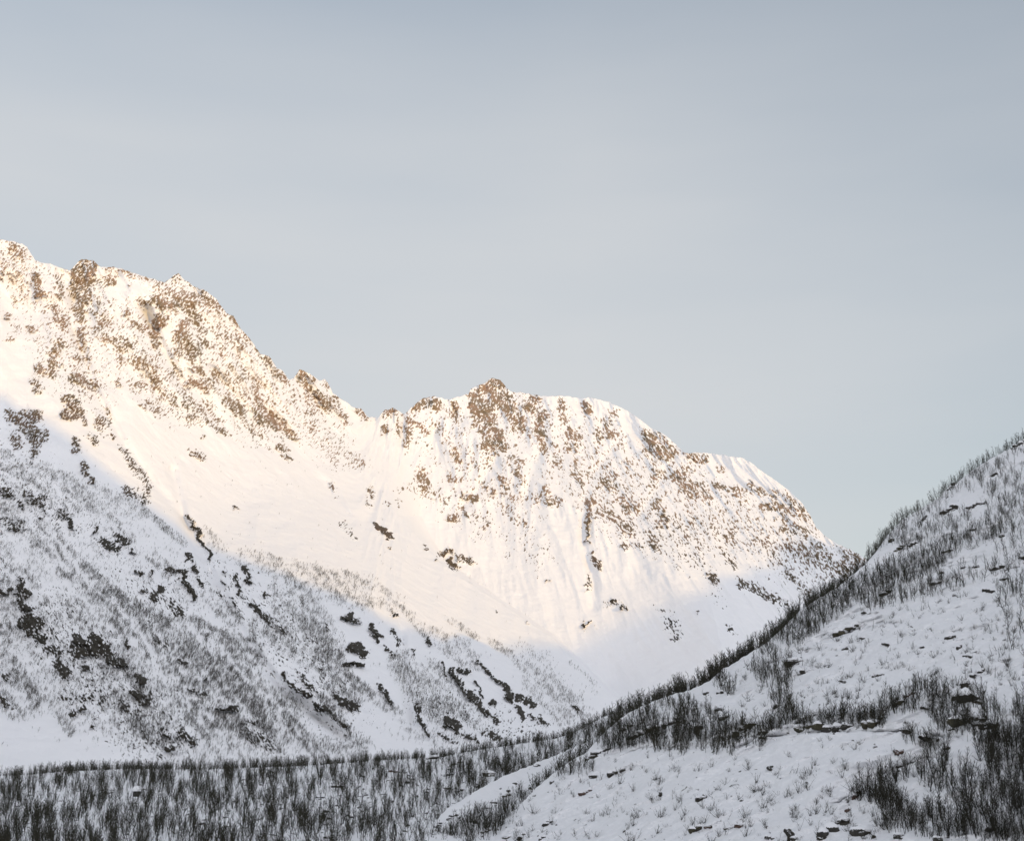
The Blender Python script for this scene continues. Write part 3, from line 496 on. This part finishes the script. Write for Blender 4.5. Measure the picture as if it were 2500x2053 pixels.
# ------------------------------------------------------------------ valley floor / plain under everything, out to the horizon
n = 120; g = np.sign(np.linspace(-1, 1, n)) * np.abs(np.linspace(-1, 1, n)) ** 2.2 * 16000
GX, GY = np.meshgrid(g, g); rr = np.hypot(GX, GY)
GZ = CAMZ - 34 - 12 * np.clip(rr / 3000, 0, 1) + 3 * fbm(GX / 300, GY / 300, 3, 9)
near = np.exp(-(rr / 70.0) ** 2); GZ = GZ + near * (CAMZ - 3.5 - GZ)      # the knoll the photographer stands on
me = mesh_from('ground', np.stack([GX, GY, GZ], -1).reshape(-1, 3), grid_faces(n, n)[:, ::-1], True, np.zeros(n * n))
link('ground', me, M_far, kind='structure', label='snow covered valley floor')

# ------------------------------------------------------------------ the range behind the camera, whose shadow lies over the valley
RB = 1300.0; tanE = math.tan(R(SUN_EL)); ca, sa = math.cos(R(SUN_AZ)), math.sin(R(SUN_AZ))
bpts = [(0,960),(160,1060),(330,1200),(520,1340),(740,1420),(930,1510),(1180,1590),(1400,1585),(1560,1510),(1720,1435),(1880,1372),(1965,1300),(2070,1345)]
prof = []
for x, y in bpts:
    q = mount.at(x, y); s_ = q[0] * ca + q[1] * sa; a_ = q[1] * ca - q[0] * sa
    prof.append((s_, q[2] + (a_ + RB) * tanE))
prof.sort(); ps = np.array([p[0] for p in prof]); pz = np.array([p[1] for p in prof])
print('SHADOW PROFILE', [(round(float(a)), round(float(b))) for a, b in prof])
SS = np.concatenate([np.linspace(-4000, -700, 60), np.linspace(-690, 1600, 330), np.linspace(1620, 4500, 60)])
pk = np.interp(SS, np.concatenate([[-4000, -900], ps, [1900, 4500]]), np.concatenate([[700, pz[0] + 170], pz, [pz[-1] + 130, 800]]))
pk = pk + 16 * fbm(SS / 70., SS * 0, 4, 88) ; ker = np.hanning(7); ker /= ker.sum(); pk = np.convolve(np.pad(pk, 3, mode='edge'), ker, 'valid')
A = np.concatenate([np.linspace(-1500, -40, 24), np.linspace(-20, 20, 5), np.linspace(40, 760, 20)])
GA, GS = np.meshgrid(A, SS, indexing='ij'); HZ = np.broadcast_to(pk, GA.shape)
fall = np.where(GA < 0, np.clip(1 + GA / 1500., 0, 1), np.clip(1 - GA / 760., 0, 1)) ** 1.15
Zr = 14 + (HZ - 14) * fall * (1 + .10 * (1 - fall) * fbm(GS / 200., GA / 200., 4, 66))
fwd = GA - RB; XX = GS * ca - fwd * sa; YY = GS * sa + fwd * ca
me = mesh_from('mountain_ridge', np.stack([XX, YY, Zr], -1).reshape(-1, 3), grid_faces(*GA.shape)[:, ::-1], True, sst(.25, .45, fbm(GS / 40., Zr / 40., 4, 68)))
link('mountain_ridge', me, M_far, kind='structure', label='snow covered range behind the viewpoint')

# ------------------------------------------------------------------ trees
def tubes(segs):
    """segs: (n,8) x0 y0 z0 x1 y1 z1 r0 r1 -> three sided tapering rods"""
    s = np.asarray(segs, float); a = s[:, 0:3]; b = s[:, 3:6]; r0 = s[:, 6:7]; r1 = s[:, 7:8]
    d = b - a; d /= np.linalg.norm(d, axis=1, keepdims=True) + 1e-9
    ref = np.where(np.abs(d[:, 2:3]) > .9, [[1., 0, 0]], [[0, 0, 1.]]); u = np.cross(d, ref); u /= np.linalg.norm(u, axis=1, keepdims=True) + 1e-9
    v = np.cross(d, u); V = []
    for base, r in ((a, r0), (b, r1)):
        for k in range(3):
            t = 2 * math.pi * k / 3; V.append(base + r * (math.cos(t) * u + math.sin(t) * v))
    V = np.stack(V, 1).reshape(-1, 3); n = len(s); o = (np.arange(n) * 6)[:, None]
    f = np.array([[0, 1, 4], [0, 4, 3], [1, 2, 5], [1, 5, 4], [2, 0, 3], [2, 3, 5]])
    return V, (o[:, None, :] + f[None]).reshape(-1, 3)
def birch_segs(seed, stems=1, nb=16, nt=4, spread=.45, tw=0.018, H=1.0, r=0.014):
    """unit-height winter birch: trunk segments, branch segments"""
    q = random.Random(seed); T = []; Bc = []
    for st in range(stems):
        az = q.uniform(0, 6.28); lean = q.uniform(.02, .10) + (.12 if stems > 1 else 0); hh = H * q.uniform(.75, 1) if st else H
        pts = [np.zeros(3)]; m = 6
        for i in range(m):
            k = (i + 1) / m
            pts.append(np.array([math.cos(az) * lean * hh * k + q.gauss(0, .012), math.sin(az) * lean * hh * k + q.gauss(0, .012), hh * k]))
        rr = lambda k: r * (1 - .85 * k) + .002
        for i in range(m): T.append([*pts[i], *pts[i + 1], rr(i / m), rr((i + 1) / m)])
        for i in range(nb):
            k = .16 + .80 * (i + q.random()) / nb; j = min(int(k * m), m - 1); f = k * m - j; p = pts[j] * (1 - f) + pts[j + 1] * f
            a2 = i * 2.4 + q.uniform(-.6, .6); ln = spread * (1 - k) ** .7 * q.uniform(.5, 1) * hh + .07; el = q.uniform(.65, 1.15)
            d = np.array([math.cos(a2) * math.cos(el), math.sin(a2) * math.cos(el), math.sin(el)])
            mid = p + d * ln * .5; d2_ = d + np.array([q.gauss(0, .15), q.gauss(0, .15), .35]); d2_ /= np.linalg.norm(d2_); end = mid + d2_ * ln * .55
            Bc.append([*p, *mid, tw * .42, tw * .30]); Bc.append([*mid, *end, tw * .30, tw * .14])
            for t in range(nt):
                f = q.uniform(.25, 1); s0 = p + (mid - p) * f * 2 if f < .5 else mid + (end - mid) * (f - .5) * 2
                dd = d2_ + np.array([q.gauss(0, .55), q.gauss(0, .55), q.gauss(.1, .3)]); dd /= np.linalg.norm(dd)
                Bc.append([*s0, *(s0 + dd * ln * q.uniform(.25, .5)), tw * .22, tw * .08])
    return np.array(T), np.array(Bc)
def density_points(bx, strokes_, n_per, minv=0.0, gap=3.0, seed=1):
    """random photo-pixel points with chance proportional to the density strokes"""
    r = np.random.default_rng(seed); x0, y0, x1, y1 = bx; k = int((x1 - x0) * (y1 - y0) * n_per)
    px = r.uniform(x0, x1, k); py = r.uniform(y0, y1, k)
    den = strokes(px, py, strokes_, .6) + minv; den = den * np.clip(1 + 1.0 * fbm(px / 30., py / 30., 3, seed), .5, 1.5)
    m = r.random(k) < den; return px[m], py[m]

q0 = np.random.default_rng(77)
# --- far scrub on the mountain's lower slope: a far-off wood that reads as texture
fv = []
for i in range(8):
    T, B_ = birch_segs(300 + i, stems=1 + i % 2, nb=5, nt=0, spread=.6, tw=.050, r=.014); fv.append(np.concatenate([T[::2], B_]))
fx, fy = density_points((-600, 1100, 1560, 1880), SCRUB, 0.310, 0.004, seed=3)
al, ac = fx * .62 + fy * .78, fx * .78 - fy * .62
stk = .62 + 1.5 * noise(al / 230., ac / 19., 401) + .6 * noise(al / 50., ac / 9., 402) + 1.3 * fbm(fx / 15., fy / 13., 3, 403)
m_ = q0.random(len(fx)) < np.clip(stk, .05, 1) * np.interp(fx, [0, 850, 1000, 1500], [1, 1, .75, .7]); fx, fy = fx[m_], fy[m_]
m_ = (fx < seam_x(fy) + 20) & (fy < 1900); fx, fy = fx[m_], fy[m_]
def merge_trees(variants, pos, hgt, seed, leanx=0.0):
    q = np.random.default_rng(seed); out = []
    vi = q.integers(0, len(variants), len(pos)); az = q.uniform(0, 6.283, len(pos)); lx = leanx + q.normal(0, .10, len(pos)); wd = q.uniform(.8, 1.3, len(pos))
    for i, vv in enumerate(variants):
        m = np.where(vi == i)[0]
        if not len(m): continue
        c, s_ = np.cos(az[m])[:, None], np.sin(az[m])[:, None]; H = hgt[m][:, None]; w = wd[m][:, None]
        o = np.empty((len(m), len(vv), 8))
        for b in (0, 3):
            x, y, z = vv[None, :, b], vv[None, :, b + 1], vv[None, :, b + 2]
            o[:, :, b] = (x * c - y * s_) * H * w + pos[m][:, 0:1] + lx[m][:, None] * z * H
            o[:, :, b + 1] = (x * s_ + y * c) * H * w + pos[m][:, 1:2]; o[:, :, b + 2] = z * H + pos[m][:, 2:3] - .1
        o[:, :, 6] = vv[None, :, 6] * H; o[:, :, 7] = vv[None, :, 7] * H; out.append(o.reshape(-1, 8))
    return tubes(np.concatenate(out))
q = np.random.default_rng(11)
fh = .9 + 2.1 * q.random(len(fx)) ** 1.7; fpos = mount.at(fx, fy)
V, Fc = merge_trees(fv, fpos, fh, 12, .12)
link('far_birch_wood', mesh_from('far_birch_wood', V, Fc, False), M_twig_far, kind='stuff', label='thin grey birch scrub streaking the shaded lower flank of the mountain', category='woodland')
print('far scrub', len(fx))

# --- birches nearer by
HB = reg(1500, 1050, 0.473, [(1290,650,1560,450,26,.8),(1560,450,1750,300,30,.55),(1750,300,2000,190,34,.7),(1850,300,2000,220,30,.6),(2000,190,2114,100,30,.35),(1080,880,1250,790,26,.6),(850,1050,1250,850,55,1.0),(1250,800,1650,660,50,1.0),(1650,640,2000,500,55,.7),
 (1950,300,2114,260,50,.5),(2000,420,2114,350,40,.5),(1450,560,1800,470,40,.5),(1500,600,1580,560,40,.7),(1300,900,1600,830,45,.6),(1600,830,2114,680,50,.25),(1640,480,1700,420,40,.3),(2000,830,2114,800,40,.4)])
HB += reg(1100, 1553, 0.3784, [(1010,700,1500,600,60,1.0),(1100,640,1500,700,70,.8),(1500,520,1900,650,80,.6),(1350,430,1650,500,50,.6),(1180,540,1330,510,40,.6),(2000,230,2100,300,60,.7),(1700,250,1800,350,50,.5),(700,880,900,860,40,.5),(1500,650,1800,720,60,.7),(1750,600,2000,680,50,.6)])
HB += reg(1800, 1503, 0.3311, [(150,400,350,500,70,.6),(300,620,500,830,70,.5),(0,880,450,790,50,.6),(640,770,1050,790,50,.8),(1080,700,1400,640,70,.5),(1400,600,1600,800,120,.42),(1250,900,1450,960,50,.4),(1600,850,2114,700,60,.3),
 (1900,950,2114,1300,150,.36),(1450,1150,1800,1400,160,.22),(900,1300,1150,1400,70,.7),(1050,1220,1230,1200,40,.6),(1150,1530,2114,1620,80,.38),(1700,620,1900,700,60,.3),(200,250,350,380,60,.5)])
SH = [(x0, y0, x1, y1, w, v) for (x0, y0, x1, y1, w, v) in HB]
HB = HB + [(2560,1250,3000,1000,150,.3),(2560,1500,3000,1400,120,.2),(2560,1900,3000,1700,160,.35),(1930,1560,2070,1460,26,1.0),(2070,1460,2290,1370,24,1.0),(2290,1350,2430,1290,26,.6),(1480,1800,1700,1790,26,.9)]
bx_, by_ = density_points((1150, 820, 3000, 2090), HB, .0480, 0.0, seed=21)
m_ = by_ > poly(TOP1)(bx_) - 2; bx_, by_ = bx_[m_], by_[m_]
hp = hill.at(bx_, by_); hh_ = 1.0 + 2.9 * q.random(len(bx_)) ** 1.8
# dense belt just behind the hillside's crest
cx_ = q.uniform(1370, 2150, 3200); dens = np.interp(cx_, [1370, 1490, 1560, 1700, 2050, 2120, 2150], [.1, .25, .5, 1, 1, .6, .25]) * np.clip(.6 + 1.8 * noise(cx_ / 16., cx_ * 0, 5), .08, 1); cx_ = cx_[q.random(3200) < dens]
cp = hill.behind(cx_, q.uniform(.5, 30, len(cx_)) , .06); ch = 2.0 + 3.2 * q.random(len(cx_)) ** 1.2
sx_ = q.uniform(2130, 2520, 150); spz = hill.behind(sx_, q.uniform(.2, 6, len(sx_)), .10); sh_ = q.uniform(2.5, 5.0, len(sx_))
# woodland on the valley slope
wx = q.uniform(-500, 1560, 84000); wy = q.uniform(1742, 2110, 84000)
den = .16 + .95 * sst(-.25, .45, fbm(wx / 26., wy / 60., 4, 71, .6)) ; den *= np.interp(wx, [0, 700, 1000, 1200, 1560], [1, .95, .7, .95, 1.5]); den *= np.interp(wy, [1742, 1862, 1900, 1960, 2110], [1.3, 1.5, 1.4, .85, .55])
m_ = (q.random(len(wx)) < den * .68) & (wy > poly(TOP3)(wx) - 1) & (wy < poly(TOP2)(wx) + 25); wx, wy = wx[m_], wy[m_]
wp = wood.at(wx, wy); wh = 1.0 + 2.4 * q.random(len(wx)) ** 1.7
ex = q.uniform(-500, 1500, 5300); ek = q.uniform(.5, 24, 5300); ed = np.interp(ex, [-80, 60, 90, 380, 700, 900, 1060, 1200, 1500], [.6, .5, 1, .9, 1, .9, .8, .9, 1]) * np.clip(.6 + 1.8 * noise(ex / 15., ex * 0, 6), .08, 1); m_ = q.random(5300) < ed; ex, ek = ex[m_], ek[m_]
ep = wood.behind(ex, ek, .05); eh = 1.0 + 2.4 * q.random(len(ex)) ** 1.6
# gully trees behind the hillside rim, on the spur
gx_, gy_ = density_points((1030, 1750, 1560, 2110), reg(1100, 1553, .3784, [(-100,1400,250,1230,110,.8),(250,1190,600,1020,60,.9),(560,1010,780,870,60,1.0),(780,880,960,720,50,1.0),(-80,1300,60,1250,40,.5)]), .03, 0, seed=31)
m_ = (gy_ > poly(TOP2)(gx_) + np.where(q0.random(len(gx_)) < .12, 14, 34)) & (gy_ < poly(TOP1)(gx_) + 30); gx_, gy_ = gx_[m_], gy_[m_]
gp = spur.at(gx_, gy_); gh = 1.3 + 2.0 * q.random(len(gx_))
allp = np.concatenate([hp, cp, spz, wp, ep, gp]); allh = np.concatenate([hh_, ch, sh_, wh, eh, gh])
zone = np.concatenate([[0] * len(hp), [1] * len(cp), [2] * len(spz), [3] * len(wp), [4] * len(ep), [5] * len(gp)])
sx2 = allp[:, 0] / allp[:, 1] * F + CX
vis = allh / allp[:, 1] * F
sy2 = HOR - (allp[:, 2] - CAMZ) / allp[:, 1] * F
inframe = (sx2 > 5) & (sx2 < 2495) & (sy2 < 2060)
score = np.where(inframe & ((zone == 0) | (zone == 3) | (zone == 5)), vis, 0); order = np.argsort(-score); big = order[:300]; rest = np.ones(len(allp), bool); rest[big] = False
print('birches', len(allp), len(ux) if 'ux' in dir() else '')
mv = []
for i in range(24):
    T, B_ = birch_segs(500 + i, stems=1 + (i % 3 == 0) + (i % 4 == 0), nb=6 + i % 5, nt=1, spread=.26 + .08 * (i % 5), tw=.026, r=.012); mv.append(np.concatenate([T, B_]))
V, Fc = merge_trees(mv, allp[rest], allh[rest], 13)
link('birch_woodland', mesh_from('birch_woodland', V, Fc, False), M_twig, kind='stuff', label='dense dark leafless birch woodland over the valley slope and behind the hillside crest', category='woodland')
protos = []
for i in range(10):
    T, B_ = birch_segs(700 + i, stems=1 + (i % 3 == 0) + (i % 4 == 0), nb=14 + i % 4, nt=3, spread=.26 + .07 * (i % 4), tw=.017, r=.012)
    Vt, Ft = tubes(T); Vb, Fb = tubes(B_); protos.append((mesh_from('trunk', Vt, Ft, True), mesh_from('crown', Vb, Fb, True)))
    protos[-1][0].materials.append(M_trunk); protos[-1][1].materials.append(M_twig)
def zone_name(z, x, y):
    if z == 3:
        if x < 250: return 'at the outer end of the dark valley woodland'
        if x < 480: return 'in the woodland around the round snow-capped boulder'
        if x < 760: return 'in the woodland between round boulder and rocky clearing'
        if x < 960: return 'among the small dark rocks of the woodland clearing'
        return 'in the open woodland beside the white spur'
    if z == 5: return 'in the narrow gully between white spur and hillside'
    if y < 1420: return 'on the high part of the near hillside'
    if x < 1560: return 'on the lower left flank of the near hillside'
    if x < 1800: return 'around the dark ledges midway on the near hillside'
    if x < 2100: return 'along the long dark ledge crossing the near hillside' if y < 1900 else 'by the rocks at the foot of the white snowfield'
    if y < 1640: return 'scattered over the upper open snowfield'
    if y < 1840: return 'around the big dark boulders of the near hillside'
    return 'in the shadowed thicket at the lower right corner'
for n_, i in enumerate(big):
    p = allp[i]; H = float(allh[i]); z = zone_name(zone[i], sx2[i], sy2[i]); multi = (n_ % 10) % 3 == 0 or (n_ % 10) % 4 == 0
    o = bpy.data.objects.new('birch_tree', None); COL.objects.link(o); o.empty_display_size = .5
    o.location = (p[0], p[1], p[2] - .1); o.scale = (H * random.uniform(.85, 1.25), H * random.uniform(.85, 1.25), H); o.rotation_euler = (random.gauss(0, .05), random.gauss(0, .07), random.uniform(0, 6.28))
    ln_ = o.rotation_euler[1]; ds = ('tall ' if H > 3.6 else 'short ' if H < 3.2 else 'middling ') + ('right-leaning ' if ln_ > .045 else 'left-leaning ' if ln_ < -.045 else 'upright ') + ('many-stemmed' if multi else 'single-stemmed')
    o['label'] = ds + ' birch ' + z; o['category'] = 'tree'; o['group'] = ds + ' birches ' + z
    tm, cm = protos[n_ % 10]
    link('trunk', tm, None, o); link('crown', cm, None, o)

# --- low shrubs poking through the snow of the near hillside
sv = []
for i in range(18):
    q2 = random.Random(900 + i); segs = []
    for s_ in range(q2.randint(3, 13)):
        az = q2.uniform(0, 6.28); el = q2.uniform(.45, 1.5); L_ = q2.uniform(.3, 1.0); d = np.array([math.cos(az) * math.cos(el), math.sin(az) * math.cos(el), math.sin(el)]); p0 = np.array([q2.gauss(0, .08), q2.gauss(0, .08), -.05])
        p1 = p0 + d * L_ * .55; d = d + np.array([0, 0, .3]); d /= np.linalg.norm(d); p2 = p1 + d * L_ * .45
        segs += [[*p0, *p1, .014, .010], [*p1, *p2, .010, .004]]
        for t in range(3):
            f = q2.uniform(.2, .9); b = p1 + (p2 - p1) * f; dd = d + np.array([q2.gauss(0, .5), q2.gauss(0, .5), q2.gauss(0, .3)]); segs.append([*b, *(b + dd * L_ * q2.uniform(.12, .25)), .007, .003])
    sv.append(np.array(segs))
ux, uy = density_points((1180, 1200, 2500, 2060), HB + [(1300,1950,2100,1980,110,.5),(1900,1640,2450,1600,110,.7),(2200,1500,2500,1480,60,.5)], .0200, .10, seed=41)
cl_ = np.clip(.25 + 2.2 * fbm(ux / 45., uy / 26., 3, 77), .04, 1); m_ = q0.random(len(ux)) < cl_; ux, uy = ux[m_], uy[m_]
m_ = uy > poly(TOP1)(ux) + 6; ux, uy = ux[m_], uy[m_]; up_ = hill.at(ux, uy); uh = .45 + 1.7 * np.random.default_rng(5).random(len(ux)) ** 1.8
o_ = np.argsort(-(uh / up_[:, 1])); ind, rst = o_[:300], o_[300:]
if len(rst):
    V, Fc = merge_trees(sv, up_[rst], uh[rst], 17)
    link('shrub_cover', mesh_from('shrub_cover', V, Fc, False), M_twig, kind='stuff', label='sparse low leafless scrub sticking out of the hillside snow', category='scrub')
sm = []
for s_ in sv:
    V, Fc = tubes(s_); me = mesh_from('shrub', V, Fc, True); me.materials.append(M_twig); sm.append(me)
def szone(x, y):
    if y < 1500: return 'on the high benches of the near hillside'
    if y < 1700: return 'on the open snowfield above the long ledge' if x > 1850 else 'near the wooded crest of the hillside'
    if x < 1500: return 'on the low left flank of the hillside'
    if y < 1850: return 'among the ledges halfway down the hillside'
    return 'on the white snowfield below the long ledge' if x < 2080 else 'between the birches of the lower right thicket'
for i in ind:
    p = up_[i]; h_ = float(uh[i]); big_ = 'tall' if h_ > 1.8 else 'knee-high' if h_ > 1.3 else 'low'
    o = link('winter_shrub', sm[i % 18], None); o.location = (p[0], p[1], p[2]); o.scale = (h_ * .9, h_ * .9, h_); o.rotation_euler = (0, random.gauss(0, .1), random.uniform(0, 6.28))
    zn = szone(ux[i], uy[i]); o['label'] = big_ + ' leafless shrub ' + zn; o['category'] = 'shrub'; o['group'] = big_ + ' shrubs ' + zn

# ------------------------------------------------------------------ rocks
def ico(sub):
    bm = bmesh.new(); bmesh.ops.create_icosphere(bm, subdivisions=sub, radius=1); V = np.array([v.co[:] for v in bm.verts]); Fc = np.array([[v.index for v in f.verts] for f in bm.faces]); bm.free(); return V, Fc
IV, IF = ico(4)
def block(seed, sx, sy, sz):
    r = np.random.default_rng(seed); nn = 15; pn = r.normal(size=(nn, 3)); pn /= np.linalg.norm(pn, axis=1, keepdims=True); hh = r.uniform(.62, 1.0, nn)
    dt = IV @ pn.T; rad = np.min(np.where(dt > .05, hh[None] / np.maximum(dt, .05), 9), axis=1); rad = np.minimum(rad, 1.25)
    rad = rad * (1 + .10 * fbm(IV[:, 0] * 2.2 + seed, IV[:, 2] * 2.2 + IV[:, 1] * 1.7, 4, seed % 97))
    return IV * rad[:, None] * np.array([[sx, sy, sz]])
def outcrop(sh, x, y, w, h, a, c, seed, label, name='rock_outcrop', cap=True, group=None):
    nb = max(1, int(round(w / max(h * 1.15, 3)))); nb = min(nb, 6); q = random.Random(seed)
    ctr = sh.at(x, y); d = ctr[1]; Vs, Fs, Cv, Cf = [], [], [], []; off = 0; co = 0
    for b in range(nb):
        f = (b + .5) / nb - .5; bx2 = x + math.cos(R(a)) * w * f + q.uniform(-.5, .5); by2 = y - math.sin(R(a)) * w * f + q.uniform(-.12, .12) * h
        p = sh.at(bx2, by2) - ctr; sx = w / nb * d / F * q.uniform(.62, .85); sz = max(h, w / nb * .5) * d / F * q.uniform(.55, .82) * (1.0 if nb == 1 else q.uniform(.75, 1.1))
        B = block(seed * 7 + b, sx, max(sx, sz) * .9, sz); t = R(q.uniform(-14, 14)) + R(a) * .55
        B = np.stack([B[:, 0] * math.cos(t) - B[:, 2] * math.sin(t), B[:, 1], B[:, 0] * math.sin(t) + B[:, 2] * math.cos(t)], 1)
        B = B + p + np.array([0, sx * .25, 0]); Vs.append(B); Fs.append(IF + off); off += len(B)
        if cap:
            zz = B[:, 2] - p[2]; ok = zz > sz * .42; fm = ok[IF].all(1)
            if fm.sum() > 6:
                cc = B - p; cc = cc * np.array([1.07, 1.07, 1.0]) + np.array([0, -.02, 0]); cc[:, 2] += sz * .16 * sst(sz * .3, sz * .8, zz) + .03
                Cv.append(cc + p); Cf.append(IF[fm])
    rot = None
    me = mesh_from(name, np.concatenate(Vs), np.concatenate(Fs), False); o = link(name, me, M_rock[c]); o.location = ctr
    o['label'] = label; o['category'] = 'boulder' if name == 'boulder' else 'rock'
    if group: o['group'] = group
    for Vc, Fcc in zip(Cv, Cf):
        use = np.unique(Fcc); mp_ = -np.ones(len(Vc), int); mp_[use] = np.arange(len(use))
        link('snow_cap', mesh_from('snow_cap', Vc[use], mp_[Fcc], True), M_snow, o)
    return o
def rlabel(sheet, x, y, w, h, a, c):
    sz_ = 'long' if w > 38 else 'medium' if w > 22 else 'small' if w > 12 else 'tiny'
    shp = 'upright' if abs(a) > 48 or h > w * 1.2 else 'slanting' if abs(a) > 17 else 'flat' if w > 2.4 * h else 'blocky'
    if sheet == 1:
        if y < 1130: pl = 'on the skyline at the hillside summit'
        elif y < 1215: pl = 'just under the hillside skyline'
        elif y < 1290: pl = 'on the highest bench of the hillside'
        elif y < 1360: pl = 'among the upper birches of the hillside'
        elif y < 1430: pl = 'on the bare bench right of the birch belt' if x > 2340 else 'below the upper birch belt'
        elif y < 1520: pl = 'along the top edge of the open snowfield'
        elif y < 1570 and x > 1850: pl = 'high on the open snowfield'
        elif y < 1670 and x > 1850: pl = 'amid the open snowfield' if x < 2300 else 'above the big dark boulder'
        elif y < 1720: pl = 'near the wooded crest' if x < 1850 else 'just above the long ledge' if x < 2300 else 'at the big dark boulder'
        elif y < 1830:
            pl = 'on the left flank ledges' if x < 1500 else 'in the thicket of the left ledges' if x < 1620 else 'between the left ledges and the long ledge' if x < 1790 else 'at the start of the long ledge' if x < 1900 else 'in the middle of the long ledge' if x < 2080 else 'at the far end of the long ledge' if x < 2200 else 'right of the long ledge under birches' if x < 2330 else 'below the big dark boulder'
        elif y < 1900: pl = 'on the left flank by the gully rim' if x < 1600 else 'on the white snowfield' if x < 2050 else 'between the snowfield and the thicket'
        elif y < 1990: pl = 'low on the left flank' if x < 1600 else 'on the lower white snowfield' if x < 1900 else 'where thicket meets snowfield'
        else: pl = 'at the bottom of the left flank' if x < 1500 else 'at the bottom of the snowfield' if x < 1850 else 'near the bottom edge of the snowfield' if x < 1980 else 'at the foot of the thicket' if x < 2150 else 'at the bottom of the thicket'
    elif sheet == 2: pl = 'below the crest of the white spur' if y < 1985 else 'at the lower end of the white spur'
    else:
        if x < 600: pl = 'deep in the left woodland'
        elif x < 760: pl = 'in the thick middle woodland'
        elif x < 930: pl = 'in the rocky woodland clearing' if y > 1940 else 'above the rocky woodland clearing'
        elif x < 1045: pl = 'in the woodland right of the clearing'
        elif y < 1900: pl = 'near the woodland rim above the spur' 
        else: pl = 'in the woodland beside the spur'
    return '%s %s %s rock %s' % (sz_, shp, c, pl)
seed = 0; labs = []
for k_, (sh, L_) in enumerate(((hill, OUT1), (spur, OUT2), (wood, OUT3))):
    for r_ in L_: labs.append((sh, r_, rlabel(k_ + 1, *r_)))
from collections import Counter
cnt = Counter(l for _, _, l in labs)
for sh, (x, y, w, h, a, c), lb in labs:
    seed += 1
    outcrop(sh, x, y, w, h, a, c, seed, lb, cap=w > 11 and h > 6, group=('rocks: ' + lb) if cnt[lb] > 1 else None)
print('dup labels', [l for l in cnt if cnt[l] > 1])

# the round boulder carrying a tall cap of snow at the woodland's edge
ctr = wood.at(334, 1943); d = ctr[1]; s = 11.5 * d / F
B = block(4242, s, s, s * .95); B[:, 2] += s * .55
bo = link('boulder', mesh_from('boulder', B, IF, False), M_rock['dark'], label='round dark boulder with a tall white snow cap at the woodland edge', category='boulder'); bo.location = ctr
C_ = IV * (1 + .05 * fbm(IV[:, 0] * 2, IV[:, 1] * 2 + IV[:, 2], 3, 3))[:, None] * np.array([[s * 1.0, s * 1.0, s * .85]]); C_[:, 2] = np.maximum(C_[:, 2], -s * .25); C_[:, 2] += s * 1.25
link('snow_cap', mesh_from('snow_cap', C_, IF, True), M_snow, bo)
